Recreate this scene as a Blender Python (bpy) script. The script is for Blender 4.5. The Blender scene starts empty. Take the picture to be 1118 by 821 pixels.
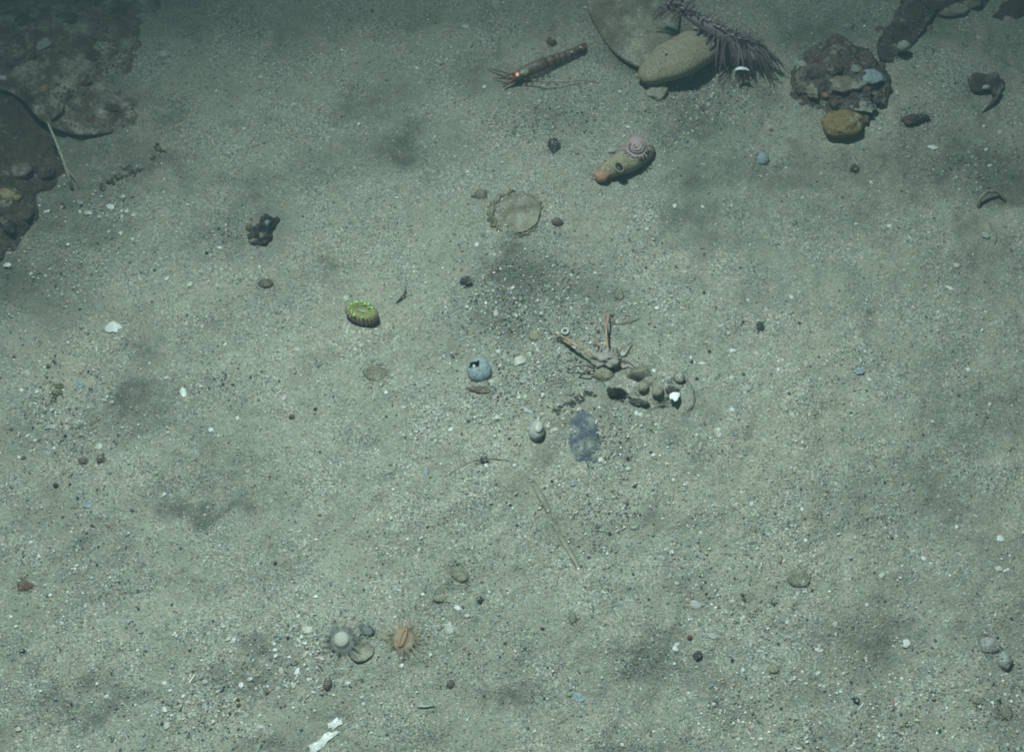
import bpy, bmesh, math, random
import numpy as np
from mathutils import Vector, Matrix
from mathutils.bvhtree import BVHTree

sc = bpy.context.scene
C = sc.collection
R = math.radians
rnd = random.Random(7)
rng = np.random.default_rng(7)

# ------------------------------------------------------------------ camera
TW, TH = 1118.0, 821.0
PITCH = R(61)
HFOV = R(42)
CAM = Vector((0.0, -0.68, 1.25))
cd = bpy.data.cameras.new('survey_camera')
cam = bpy.data.objects.new('survey_camera', cd)
C.objects.link(cam)
cam.location = CAM
cam.rotation_euler = (math.pi / 2 - PITCH, 0, 0)
cd.angle = HFOV
cd.clip_start = 0.01
cd.clip_end = 500
sc.camera = cam

# ------------------------------------------------------------------ world (dim water light) and strobe
w = bpy.data.worlds.new('World')
sc.world = w
w.use_nodes = True
bg = w.node_tree.nodes['Background']
bg.inputs[0].default_value = (0.30, 0.62, 0.68, 1)
bg.inputs[1].default_value = 0.12

ld = bpy.data.lights.new('strobe_light', 'SPOT')
strobe = bpy.data.objects.new('strobe_light', ld)
C.objects.link(strobe)
strobe.location = (-0.42, 0.62, 1.95)
aim = Vector((0.22, -0.98, 0.0))
strobe.rotation_euler = (aim - strobe.location).to_track_quat('-Z', 'Y').to_euler()
ld.energy = 338
ld.color = (0.77, 1.0, 0.985)
ld.spot_size = R(88)
ld.spot_blend = 1.0
ld.shadow_soft_size = 0.07

sc.view_settings.view_transform = 'Standard'
sc.view_settings.look = 'None'
sc.view_settings.exposure = 0
sc.view_settings.gamma = 1
sc.cycles.use_denoising = False
sc.cycles.max_bounces = 4
sc.cycles.volume_bounces = 0
sc.cycles.filter_width = 1.95

# ------------------------------------------------------------------ the water itself: a closed box of thin even haze
def water_haze():
    bm = bmesh.new()
    bmesh.ops.create_cube(bm, size=1)
    me = bpy.data.meshes.new('haze'); bm.to_mesh(me); bm.free()
    o = bpy.data.objects.new('haze', me); C.objects.link(o)
    o.scale = (140, 140, 3.4); o.location = (0, 0, 0.6)
    m = bpy.data.materials.new('sea_water'); m.use_nodes = True
    nt = m.node_tree; nt.nodes.remove(nt.nodes['Principled BSDF'])
    v = nt.nodes.new('ShaderNodeVolumePrincipled')
    v.inputs['Color'].default_value = (0.50, 0.78, 0.86, 1)
    v.inputs['Density'].default_value = 0.042
    v.inputs['Anisotropy'].default_value = 0.0
    nt.links.new(v.outputs[0], nt.nodes['Material Output'].inputs['Volume'])
    me.materials.append(m)
    o['kind'] = 'stuff'; o['label'] = 'thin blue-green haze of the sea water'
water_haze()

# ------------------------------------------------------------------ noise and pixel-to-seabed helpers
def _h(ix, iy, iz, seed):
    n = (ix.astype(np.int64) * 374761393 + iy.astype(np.int64) * 668265263 +
         iz.astype(np.int64) * 2147483647 + seed * 1274126177) & 0xFFFFFFFF
    n = ((n ^ (n >> 13)) * 1274126177) & 0xFFFFFFFF
    n = ((n ^ (n >> 16)) * 2246822519) & 0xFFFFFFFF
    n = n ^ (n >> 15)
    return (n & 0xFFFFFF) / float(0xFFFFFF) * 2 - 1

def vnoise(p, seed=0):
    p = np.asarray(p, dtype=float)
    i = np.floor(p).astype(np.int64)
    f = p - i
    u = f * f * (3 - 2 * f)
    out = 0
    for dx in (0, 1):
        wx = u[:, 0] if dx else 1 - u[:, 0]
        for dy in (0, 1):
            wy = u[:, 1] if dy else 1 - u[:, 1]
            for dz in (0, 1):
                wz = u[:, 2] if dz else 1 - u[:, 2]
                out = out + wx * wy * wz * _h(i[:, 0] + dx, i[:, 1] + dy, i[:, 2] + dz, seed)
    return out

def fbm(p, seed=0, octv=4, gain=0.5):
    p = np.asarray(p, dtype=float)
    a, s = 1.0, 0
    for k in range(octv):
        s = s + a * vnoise(p * (2.03 ** k) + 17.3 * k, seed + k)
        a *= gain
    return s

F = (TW / 2) / math.tan(HFOV / 2)
FWD = Vector((0, math.cos(PITCH), -math.sin(PITCH)))
UP = Vector((0, math.sin(PITCH), math.cos(PITCH)))

def raydir(px, py):
    return Vector((1, 0, 0)) * (px - TW / 2) + UP * (TH / 2 - py) + FWD * F

def flat(px, py, z=0.0):
    d = raydir(px, py)
    t = (z - CAM.z) / d.z
    return CAM + d * t

# mounds and hollows of the seabed: pixel, radius in pixels, height in mm
BUMPS = [(90, 80, 120, 14), (20, 230, 70, 10), (190, 100, 60, 8), (430, 160, 60, -9), (300, 100, 70, 5),
         (240, 545, 42, -10), (225, 260, 45, -7), (288, 246, 16, -6), (105, 770, 36, -9), (110, 650, 40, -7),
         (710, 735, 42, -9), (965, 705, 38, -9), (590, 320, 60, -9), (690, 420, 42, 13), (640, 470, 50, 6),
         (690, 436, 16, -6), (690, 60, 60, 8), (760, 120, 50, -7), (920, 120, 60, 7), (1040, 60, 70, 12),
         (860, 200, 90, -8), (1080, 180, 60, -8), (1075, 290, 60, -7), (930, 230, 70, -5), (600, 130, 60, -6),
         (540, 500, 60, 5), (620, 590, 36, -5), (370, 690, 50, 4), (160, 440, 50, -7), (60, 330, 60, -6),
         (850, 480, 120, 8), (450, 560, 120, 6), (1000, 560, 60, -4), (570, 230, 32, -4), (870, 340, 90, 5),
         (330, 450, 80, 5), (570, 770, 22, -5), (1040, 450, 40, -6), (820, 470, 26, -4), (180, 620, 30, -4)]
_q = random.Random(19)
HOLLOWS = [(_q.uniform(-20, 1138), _q.uniform(-20, 840), _q.uniform(7, 26), _q.uniform(.2, .6)) for _ in range(95)]
BUMPS += [(a, b, r * 1.1, -(1.2 + 4.5 * st * min(1, r / 16))) for a, b, r, st in HOLLOWS]
BUMPS += [(_q.uniform(-20, 1138), _q.uniform(-20, 840), _q.uniform(10, 34), _q.uniform(1.5, 4)) for _ in range(60)]
_B = []
for px, py, r, h in BUMPS:
    p = flat(px, py)
    s = (p - CAM).dot(FWD) / F
    _B.append((p.x, p.y, r * s, h * 0.001))

def height(x, y):
    x = np.asarray(x, float); y = np.asarray(y, float)
    z = np.zeros_like(x)
    p = np.stack([x, y, np.zeros_like(x)], 1)
    z += 0.006 * fbm(p * 4.2 + 3.1, 11, 3)
    z += 0.0034 * fbm(p * 22.0, 23, 3)
    z += 0.0016 * fbm(p * 95.0, 31, 2)
    for bx, by, r, h in _B:
        d2 = ((x - bx) ** 2 + (y - by) ** 2) / (r * r)
        m = d2 < 9
        z[m] += h * np.exp(-d2[m])
    return z

_gx = np.arange(-0.98, 0.98, 0.0036); _gy = np.arange(-0.62, 1.02, 0.0036)
_GX, _GY = np.meshgrid(_gx, _gy)
_HG = height(_GX.ravel(), _GY.ravel()).reshape(_GX.shape)
def H(x, y):
    i = (x + 0.98) / 0.0036; j = (y + 0.62) / 0.0036
    if not (0 <= i < len(_gx) - 1 and 0 <= j < len(_gy) - 1):
        return float(height(np.array([x]), np.array([y]))[0])
    a, b = int(i), int(j); u, v = i - a, j - b
    return float((_HG[b, a] * (1 - u) + _HG[b, a + 1] * u) * (1 - v) + (_HG[b + 1, a] * (1 - u) + _HG[b + 1, a + 1] * u) * v)

def G(px, py, h=0.0):
    """seabed point seen at this pixel of the photograph, h metres above the seabed there"""
    z = 0.0
    for _ in range(6):
        p = flat(px, py, z)
        z = 0.5 * z + 0.5 * (H(p.x, p.y) + h)
    p = flat(px, py, z)
    return p

def S(px, py):
    return (flat(px, py) - CAM).dot(FWD) / F

# ------------------------------------------------------------------ materials
def new_mat(name):
    m = bpy.data.materials.new(name)
    m.use_nodes = True
    return m, m.node_tree, m.node_tree.nodes['Principled BSDF']

def N(nt, kind, **kw):
    n = nt.nodes.new(kind)
    for k, v in kw.items():
        setattr(n, k, v)
    return n

def ramp(nt, fac, stops, interp='LINEAR'):
    r = N(nt, 'ShaderNodeValToRGB')
    r.color_ramp.interpolation = interp
    e = r.color_ramp.elements
    while len(e) < len(stops):
        e.new(0.5)
    for i, (p, c) in enumerate(stops):
        e[i].position = p
        e[i].color = (c[0], c[1], c[2], 1)
    nt.links.new(fac, r.inputs[0])
    return r.outputs[0]

def mixc(nt, fac, a, b, mode='MIX'):
    m = N(nt, 'ShaderNodeMix', data_type='RGBA', blend_type=mode)
    for sock, v in ((m.inputs[0], fac), (m.inputs[6], a), (m.inputs[7], b)):
        if hasattr(v, 'is_output'):
            nt.links.new(v, sock)
        else:
            sock.default_value = v if isinstance(v, (int, float)) else (v[0], v[1], v[2], 1)
    return m.outputs[2]

def mth(nt, op, a, b=None, clamp=False):
    m = N(nt, 'ShaderNodeMath', operation=op)
    m.use_clamp = clamp
    for sock, v in zip(m.inputs, (a, b)):
        if v is None:
            continue
        if hasattr(v, 'is_output'):
            nt.links.new(v, sock)
        else:
            sock.default_value = v
    return m.outputs[0]

def noise(nt, vec, scale, detail=3, rough=0.55):
    n = N(nt, 'ShaderNodeTexNoise')
    n.inputs['Scale'].default_value = scale
    n.inputs['Detail'].default_value = detail
    n.inputs['Roughness'].default_value = rough
    nt.links.new(vec, n.inputs['Vector'])
    return n.outputs['Fac']

def sediment_colour(nt, vec, detritus=None):
    """mixed mineral and shell sand: grain by grain colours from cell noise"""
    v1 = N(nt, 'ShaderNodeTexVoronoi'); v1.inputs['Scale'].default_value = 760
    nt.links.new(vec, v1.inputs['Vector'])
    sp = N(nt, 'ShaderNodeSeparateColor'); nt.links.new(v1.outputs['Color'], sp.inputs[0])
    g = ramp(nt, sp.outputs[0], [(0.0, (0.055, 0.06, 0.058)), (0.10, (0.12, 0.12, 0.11)), (0.30, (0.215, 0.21, 0.172)),
                                 (0.6, (0.285, 0.27, 0.215)), (0.85, (0.37, 0.345, 0.29)), (1.0, (0.60, 0.58, 0.5))])
    hue = ramp(nt, sp.outputs[1], [(0.0, (1.22, 0.92, 0.8)), (0.3, (1.03, 1.0, 0.93)), (0.6, (0.96, 1.03, 0.96)), (1.0, (0.82, 0.98, 1.12))])
    g = mixc(nt, 0.9, g, hue, 'MULTIPLY')
    v2 = N(nt, 'ShaderNodeTexVoronoi'); v2.inputs['Scale'].default_value = 290
    nt.links.new(vec, v2.inputs['Vector'])
    sp2 = N(nt, 'ShaderNodeSeparateColor'); nt.links.new(v2.outputs['Color'], sp2.inputs[0])
    near = mth(nt, 'LESS_THAN', v2.outputs['Distance'], 0.34)
    wh = mth(nt, 'MULTIPLY', near, mth(nt, 'GREATER_THAN', sp2.outputs[0], 0.95))
    dk = mth(nt, 'MULTIPLY', near, mth(nt, 'LESS_THAN', sp2.outputs[0], 0.04))
    g = mixc(nt, wh, g, (0.62, 0.60, 0.54))
    g = mixc(nt, dk, g, (0.04, 0.045, 0.045))
    # silt veil: evens the grains out in places
    n1 = noise(nt, vec, 16, 5, 0.6)
    veil = mth(nt, 'MULTIPLY', ramp(nt, n1, [(0.33, (0, 0, 0)), (0.62, (1, 1, 1))]), 0.75)
    n3 = noise(nt, vec, 60, 3, 0.6)
    siltc = ramp(nt, n3, [(0.3, (0.215, 0.21, 0.158)), (0.7, (0.30, 0.285, 0.215))])
    g = mixc(nt, veil, g, siltc)
    n2 = noise(nt, vec, 5, 5, 0.62)
    g = mixc(nt, 1.0, g, ramp(nt, n2, [(0.3, (0.80, 0.83, 0.80)), (0.5, (1, 1, 1)), (0.72, (1.13, 1.10, 1.05))]), 'MULTIPLY')
    if detritus is not None:
        dirt = mixc(nt, 0.78, g, (0.058, 0.060, 0.046))
        g = mixc(nt, detritus, g, dirt)
    return g, v1.outputs['Distance'], v2.outputs['Distance']

def bump(nt, bsdf, h, dist, strength=1.0):
    b = N(nt, 'ShaderNodeBump')
    b.inputs['Distance'].default_value = dist
    b.inputs['Strength'].default_value = strength
    nt.links.new(h, b.inputs['Height'])
    nt.links.new(b.outputs[0], bsdf.inputs['Normal'])

def mat_seabed():
    m, nt, bs = new_mat('shell_sand')
    tc = N(nt, 'ShaderNodeTexCoord')
    at = N(nt, 'ShaderNodeAttribute', attribute_name='detritus')
    n = noise(nt, tc.outputs['Object'], 70, 4, 0.7)
    n2 = noise(nt, tc.outputs['Object'], 11, 5, 0.6)
    d = mth(nt, 'MULTIPLY', at.outputs['Fac'], mth(nt, 'ADD', 0.15, mth(nt, 'MULTIPLY', n, 1.6)), True)
    gen = mth(nt, 'MULTIPLY', mth(nt, 'SUBTRACT', n2, 0.56, True), 3.2, True)
    d = mth(nt, 'MAXIMUM', d, mth(nt, 'MULTIPLY', gen, mth(nt, 'ADD', n, 0.2)), True)
    c, d1, d2 = sediment_colour(nt, tc.outputs['Object'], d)
    nt.links.new(c, bs.inputs['Base Color'])
    bs.inputs['Roughness'].default_value = 0.85
    bs.inputs['Specular IOR Level'].default_value = 0.25
    hgt = mth(nt, 'ADD', mth(nt, 'MULTIPLY', d1, 0.6), noise(nt, tc.outputs['Object'], 300, 2))
    bump(nt, bs, hgt, 0.0013, 0.9)
    return m

def mat_grain():
    m, nt, bs = new_mat('loose_grains')
    at = N(nt, 'ShaderNodeAttribute', attribute_name='tint')
    at.attribute_type = 'INSTANCER'
    nt.links.new(at.outputs['Color'], bs.inputs['Base Color'])
    bs.inputs['Roughness'].default_value = 0.55
    bs.inputs['Specular IOR Level'].default_value = 0.4
    return m

def mat_rock(name, cols, scale=60, sed=0.5, bumpd=0.003, rough=0.85, fine=500, spots=None, spotscale=110, spotamt=0.2):
    """stone: blotched colours, sediment lying on its upward faces"""
    m, nt, bs = new_mat(name)
    tc = N(nt, 'ShaderNodeTexCoord'); ve = tc.outputs['Object']
    n = noise(nt, ve, scale, 6, 0.65)
    k = len(cols)
    c = ramp(nt, n, [(0.30 + 0.4 * i / max(1, k - 1), cols[i]) for i in range(k)])
    nf = noise(nt, ve, fine, 2)
    c = mixc(nt, 1.0, c, ramp(nt, nf, [(0.3, (0.6, 0.6, 0.6)), (0.7, (1.4, 1.38, 1.35))]), 'MULTIPLY')
    if spots:
        v = N(nt, 'ShaderNodeTexVoronoi'); v.inputs['Scale'].default_value = spotscale
        nt.links.new(ve, v.inputs['Vector'])
        s3 = N(nt, 'ShaderNodeSeparateColor'); nt.links.new(v.outputs['Color'], s3.inputs[0])
        f = mth(nt, 'MULTIPLY', mth(nt, 'LESS_THAN', v.outputs['Distance'], 0.42), mth(nt, 'LESS_THAN', s3.outputs[0], spotamt))
        c = mixc(nt, f, c, spots)
    if sed > 0:
        g, d1, d2 = sediment_colour(nt, ve)
        ge = N(nt, 'ShaderNodeNewGeometry')
        sx = N(nt, 'ShaderNodeSeparateXYZ'); nt.links.new(ge.outputs['Normal'], sx.inputs[0])
        nn = noise(nt, ve, 45, 5, 0.7)
        f = mth(nt, 'ADD', mth(nt, 'MULTIPLY', sx.outputs[2], 1.0), mth(nt, 'MULTIPLY', mth(nt, 'SUBTRACT', nn, 0.5), 2.2))
        f = mth(nt, 'MULTIPLY', mth(nt, 'SUBTRACT', f, 1.25 - sed), 2.5, True)
        c = mixc(nt, f, c, g)
    nt.links.new(c, bs.inputs['Base Color'])
    bs.inputs['Roughness'].default_value = rough
    bs.inputs['Specular IOR Level'].default_value = 0.25
    hgt = mth(nt, 'ADD', noise(nt, ve, scale * 3, 6, 0.7), mth(nt, 'MULTIPLY', nf, 0.35))
    bump(nt, bs, hgt, bumpd, 0.9)
    return m

def mat_soft(name, col, var=0.25, scale=300, rough=0.5, bumpd=0.0006, sss=0.0, spec=0.35, alpha=1.0, col2=None, cs=80):
    m, nt, bs = new_mat(name)
    tc = N(nt, 'ShaderNodeTexCoord'); ve = tc.outputs['Object']
    n = noise(nt, ve, scale, 4, 0.6)
    lo = tuple(x * (1 - var) for x in col); hi = tuple(min(1, x * (1 + var)) for x in col)
    c = ramp(nt, n, [(0.3, lo), (0.7, hi)])
    if col2:
        n2 = noise(nt, ve, cs, 4, 0.6)
        c = mixc(nt, ramp(nt, n2, [(0.42, (0, 0, 0)), (0.6, (1, 1, 1))]), c, col2)
    nt.links.new(c, bs.inputs['Base Color'])
    bs.inputs['Roughness'].default_value = rough
    bs.inputs['Specular IOR Level'].default_value = spec
    if sss:
        bs.inputs['Subsurface Weight'].default_value = sss
        bs.inputs['Subsurface Radius'].default_value = (0.004, 0.003, 0.002)
        bs.inputs['Subsurface Scale'].default_value = 1.0
    if alpha < 1:
        bs.inputs['Alpha'].default_value = alpha
    bump(nt, bs, n, bumpd, 0.8)
    return m

def mat_banded(name, a, b, c0, count):
    """ribbed flank: stripes by angle around the local z axis, blotchy top"""
    m, nt, bs = new_mat(name)
    at = N(nt, 'ShaderNodeAttribute', attribute_name='rib')
    n = noise(nt, N(nt, 'ShaderNodeTexCoord').outputs['Object'], 300, 3)
    f = mth(nt, 'ADD', at.outputs['Fac'], mth(nt, 'MULTIPLY', mth(nt, 'SUBTRACT', n, 0.5), 0.5), True)
    nt.links.new(ramp(nt, f, [(0.3, a), (0.7, b)]), bs.inputs['Base Color'])
    bs.inputs['Roughness'].default_value = 0.6
    return m

M = {}
M['sand'] = mat_seabed()
M['grain'] = mat_grain()
M['ledge'] = mat_rock('silted_ledge_stone', [(0.04, 0.035, 0.025), (0.09, 0.072, 0.05), (0.13, 0.112, 0.085), (0.07, 0.062, 0.045)], 22, 0.34, 0.004,
                      spots=(0.09, 0.05, 0.035), spotscale=70, spotamt=0.10)
M['turf'] = mat_rock('turf_covered_stone', [(0.03, 0.026, 0.018), (0.08, 0.06, 0.042), (0.06, 0.052, 0.038), (0.11, 0.088, 0.066)], 34, 0.18, 0.006)
M['maroon'] = mat_rock('encrusted_maroon_stone', [(0.03, 0.018, 0.018), (0.11, 0.048, 0.042), (0.12, 0.105, 0.085), (0.045, 0.028, 0.026), (0.16, 0.15, 0.13)], 62, 0.22, 0.005,
                       spots=(0.17, 0.155, 0.13), spotscale=90, spotamt=0.16)
M['olive_rock'] = mat_rock('silty_olive_stone', [(0.11, 0.10, 0.07), (0.16, 0.14, 0.10), (0.20, 0.175, 0.13)], 40, 0.38, 0.0015)
M['siltstone'] = mat_rock('silt_buried_stone', [(0.12, 0.12, 0.09), (0.18, 0.17, 0.13)], 60, 0.85, 0.002)
M['bluestone'] = mat_rock('flat_blue_stone', [(0.05, 0.062, 0.075), (0.075, 0.092, 0.105), (0.11, 0.13, 0.14)], 50, 0.33, 0.0015)
M['slate'] = mat_rock('slate_blue_stone', [(0.06, 0.07, 0.075), (0.10, 0.115, 0.118), (0.14, 0.15, 0.145)], 60, 0.45, 0.0015)
M['black'] = mat_rock('black_craggy_stone', [(0.012, 0.012, 0.012), (0.035, 0.034, 0.028), (0.09, 0.085, 0.065)], 120, 0.16, 0.003)
M['siltdark'] = mat_rock('silted_dark_shell', [(0.022, 0.02, 0.017), (0.055, 0.046, 0.036), (0.09, 0.08, 0.065)], 60, 0.24, 0.003)
M['darkpeb'] = mat_rock('dark_pebble_stone', [(0.022, 0.023, 0.024), (0.06, 0.058, 0.05)], 150, 0.12, 0.0008)
M['brownpeb'] = mat_rock('brown_pebble_stone', [(0.08, 0.062, 0.045), (0.14, 0.11, 0.08)], 150, 0.36, 0.0012)
M['redpeb'] = mat_rock('red_brown_pebble_stone', [(0.085, 0.045, 0.032), (0.15, 0.085, 0.058)], 150, 0.25, 0.0012)
M['greypeb'] = mat_rock('pale_grey_pebble_stone', [(0.22, 0.22, 0.20), (0.33, 0.32, 0.28)], 150, 0.3, 0.0012)
M['greenpeb'] = mat_rock('olive_pebble_stone', [(0.13, 0.13, 0.09), (0.19, 0.185, 0.13)], 150, 0.42, 0.0012)
M['tanpeb'] = mat_rock('tan_pebble_stone', [(0.20, 0.175, 0.11), (0.29, 0.26, 0.18)], 150, 0.42, 0.0012)
M['ochre'] = mat_rock('ochre_sponge_crust', [(0.12, 0.08, 0.035), (0.21, 0.145, 0.06), (0.17, 0.14, 0.08)], 70, 0.22, 0.0016)
M['orange'] = mat_soft('orange_crust', (0.22, 0.09, 0.05))
M['sponge'] = mat_rock('olive_yellow_sponge', [(0.20, 0.17, 0.11), (0.25, 0.215, 0.145), (0.29, 0.25, 0.175)], 30, 0.3, 0.0008)
M['white'] = mat_soft('white_shell', (0.50, 0.495, 0.45), 0.12, 300, 0.4, 0.0004)
M['cream'] = mat_soft('cream_shell', (0.38, 0.36, 0.29), 0.2, 300, 0.45, 0.0004)
M['blueshell'] = mat_rock('blue_grey_shell', [(0.15, 0.19, 0.20), (0.22, 0.27, 0.285), (0.30, 0.35, 0.36)], 90, 0.16, 0.001)
M['greyshell'] = mat_soft('grey_shell', (0.30, 0.29, 0.26), 0.25, 260, 0.5, 0.0006)
M['brownshell'] = mat_rock('silty_brown_shell', [(0.08, 0.075, 0.04), (0.16, 0.14, 0.08), (0.22, 0.2, 0.14)], 90, 0.32, 0.001)
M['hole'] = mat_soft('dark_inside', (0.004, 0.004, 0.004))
M['tube'] = mat_soft('parchment_tube', (0.27, 0.26, 0.20), 0.3, 200)
M['blade'] = mat_soft('dead_blade', (0.17, 0.16, 0.11), 0.35, 150)
M['shrimp'] = mat_soft('shrimp_shell', (0.15, 0.075, 0.055), 0.4, 250, 0.4, 0.0006, col2=(0.15, 0.115, 0.085), cs=110, alpha=0.58)
M['shrimpred'] = mat_soft('shrimp_red_shell', (0.16, 0.055, 0.042), 0.3, 250, 0.35, 0.0003)
M['shrimppale'] = mat_soft('shrimp_pale_stomach', (0.26, 0.27, 0.18), 0.3, 250, 0.3, 0.0003)
M['eye'] = mat_soft('eyeshine_paint', (1.0, 0.92, 0.80), 0.05, 250, 0.05, 0.0, spec=1.0)  # near-white colour stands in for strobe light thrown back by the eye
M['eyered'] = mat_soft('eye_rim', (0.75, 0.10, 0.02), 0.1, 250, 0.15, 0.0, spec=0.8)  # strong orange-red paints the reflected glow of the eye
M['purple'] = mat_soft('purple_brown_skin', (0.15, 0.105, 0.11), 0.4, 200, 0.6, 0.0012, col2=(0.15, 0.115, 0.115), cs=140)
M['purpletip'] = mat_soft('purple_arm_skin', (0.14, 0.10, 0.10), 0.4, 300, 0.6, 0.0004, alpha=0.5)
M['pinkpale'] = mat_soft('pale_pink_tips', (0.40, 0.31, 0.31), 0.25, 300, 0.5, 0.0004)
M['pinkanem'] = mat_soft('pink_anemone_skin', (0.36, 0.25, 0.245), 0.2, 300, 0.5, 0.0004, alpha=0.9)
M['whelk'] = mat_rock('sandy_yellow_shell', [(0.20, 0.165, 0.095), (0.27, 0.23, 0.145), (0.31, 0.28, 0.20)], 70, 0.25, 0.002)
M['brightwhite'] = mat_soft('bright_white_shell', (0.82, 0.82, 0.82), 0.05, 300, 0.3, 0.0003)
M['orangeend'] = mat_soft('orange_shell_tip', (0.33, 0.17, 0.10), 0.3, 200, 0.6, 0.001)
M['ghost'] = mat_soft('grey_translucent_tentacles', (0.29, 0.29, 0.26), 0.3, 300, 0.5, 0.0003, alpha=0.2)
M['paledisc'] = mat_soft('pale_oral_disc', (0.31, 0.29, 0.235), 0.12, 500, 0.5, 0.0006)
M['orananem'] = mat_soft('orange_cream_tentacles', (0.46, 0.36, 0.24), 0.2, 300, 0.5, 0.0004, alpha=0.2)
M['oranskin'] = mat_soft('orange_cream_disc', (0.42, 0.32, 0.21), 0.25, 200, 0.5, 0.0012, alpha=0.34)
M['lip'] = mat_soft('orange_mouth_lip', (0.30, 0.15, 0.07), 0.2, 300)
M['crab'] = mat_soft('pinkish_carapace', (0.22, 0.18, 0.145), 0.35, 300, 0.6, 0.001, col2=(0.27, 0.245, 0.20), cs=220)
M['crableg'] = mat_soft('orange_leg_shell', (0.33, 0.185, 0.11), 0.35, 260, 0.5, 0.0006, col2=(0.33, 0.26, 0.18), cs=160)
M['darkleg'] = mat_soft('dark_leg_shell', (0.10, 0.06, 0.045), 0.3)
M['urchingreen'] = mat_soft('green_crown', (0.16, 0.21, 0.055), 0.5, 600, 0.7, 0.0014, col2=(0.28, 0.20, 0.07), cs=110)
M['urchinbright'] = mat_soft('bright_green_spots', (0.30, 0.52, 0.16), 0.35, 500)
M['urchinrib'] = mat_banded('pink_cream_ribs', (0.19, 0.12, 0.07), (0.42, 0.31, 0.22), None, 0)
M['algae'] = mat_soft('olive_algae', (0.10, 0.10, 0.045), 0.3, 200)

# ------------------------------------------------------------------ mesh builders
def settag(o, label=None, cat=None, group=None, kind=None):
    for k, v in (('label', label), ('category', cat), ('group', group), ('kind', kind)):
        if v:
            o[k] = v
    return o

def empty(name, P, label, cat, group=None):
    o = bpy.data.objects.new(name, None)
    o.empty_display_size = 0.01
    o.location = P
    C.objects.link(o)
    return settag(o, label, cat, group)

ICO = {}
def ico(sub):
    if sub not in ICO:
        bm = bmesh.new()
        bmesh.ops.create_icosphere(bm, subdivisions=sub, radius=1)
        bm.verts.ensure_lookup_table()
        ICO[sub] = (np.array([v.co[:] for v in bm.verts]), [[v.index for v in f.verts] for f in bm.faces])
        bm.free()
    return ICO[sub]

class MB:
    """collects shapes in world metres, then links them as one mesh object"""
    def __init__(self):
        self.v, self.f, self.n = [], [], 0
        self.attr = []
    def add(self, v, f, attr=None):
        v = np.asarray(v, float)
        self.v.append(v)
        self.f += [[i + self.n for i in q] for q in f]
        self.n += len(v)
        self.attr.append(np.zeros(len(v)) if attr is None else attr)
        return self
    def ball(self, c, r, rot=0.0, tilt=0.0, amp=0.12, freq=1.4, sub=3, seed=1, flatb=False):
        """lumpy ellipsoid; r = (a, b, c) metres, rot about z, tilt about its own y"""
        v, f = ico(sub)
        d = 1 + amp * fbm(v * freq + seed * 7.7, seed, 3)
        v = v * d[:, None] * np.array(r)[None, :]
        if tilt:
            ct, st = math.cos(tilt), math.sin(tilt)
            v = np.stack([v[:, 0] * ct + v[:, 2] * st, v[:, 1], -v[:, 0] * st + v[:, 2] * ct], 1)
        ca, sa = math.cos(rot), math.sin(rot)
        v = np.stack([v[:, 0] * ca - v[:, 1] * sa, v[:, 0] * sa + v[:, 1] * ca, v[:, 2]], 1)
        return self.add(v + np.array(c)[None, :], f)
    def rough(self, amp, freq, seed=1):
        """uneven surface: pushes every point about by a little noise"""
        for i, v in enumerate(self.v):
            self.v[i] = v + amp * np.stack([fbm(v * freq, seed, 3), fbm(v * freq + 31, seed + 3, 3), fbm(v * freq + 57, seed + 6, 3)], 1)
        return self
    def tube(self, pts, rad, seg=7, cap=True, sq=1.0):
        pts = [Vector(p) for p in pts]
        n = len(pts)
        if not hasattr(rad, '__len__'):
            rad = [rad] * n
        V, Fc = [], []
        ref = Vector((0, 0, 1))
        for i, p in enumerate(pts):
            t = (pts[min(i + 1, n - 1)] - pts[max(i - 1, 0)]).normalized()
            a = t.cross(ref)
            if a.length < 1e-3:
                a = t.cross(Vector((0, 1, 0)))
            a.normalize(); b = t.cross(a).normalized()
            for k in range(seg):
                an = 2 * math.pi * k / seg
                V.append((p + a * math.cos(an) * rad[i] + b * math.sin(an) * rad[i] * sq)[:])
        for i in range(n - 1):
            for k in range(seg):
                k2 = (k + 1) % seg
                Fc.append([i * seg + k, i * seg + k2, (i + 1) * seg + k2, (i + 1) * seg + k])
        if cap:
            Fc.append(list(range(seg))[::-1]); Fc.append([(n - 1) * seg + k for k in range(seg)])
        return self.add(V, Fc)

ORG = {}
def _build(self, name, mat, parent=None, P=None, smooth=True, ribname=None):
    v = np.concatenate(self.v)
    if parent is not None:
        O = ORG.get(parent.name) or Vector(parent.location)
    else:
        O = Vector(P) if P is not None else Vector(v.mean(0))
    me = bpy.data.meshes.new(name)
    me.from_pydata((v - np.array(O[:])).tolist(), [], self.f)
    if smooth:
        me.shade_smooth()
    if ribname:
        a = me.attributes.new(ribname, 'FLOAT', 'POINT')
        a.data.foreach_set('value', np.concatenate(self.attr).astype(np.float32))
    me.materials.append(mat)
    o = bpy.data.objects.new(name, me)
    C.objects.link(o)
    if parent is not None:
        o.parent = parent
    else:
        o.location = O
    ORG[o.name] = Vector(O)
    return o
MB.build = _build

def smooth_outline(pts, n):
    """closed Catmull-Rom through the points, n samples"""
    P = np.array(pts, float); k = len(P); out = []
    for j in range(n):
        t = j / n * k
        i = int(t); f = t - i
        p0, p1, p2, p3 = P[(i - 1) % k], P[i % k], P[(i + 1) % k], P[(i + 2) % k]
        out.append(0.5 * ((2 * p1) + (-p0 + p2) * f + (2 * p0 - 5 * p1 + 4 * p2 - p3) * f * f + (-p0 + 3 * p1 - 3 * p2 + p3) * f ** 3))
    return np.array(out)

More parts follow.
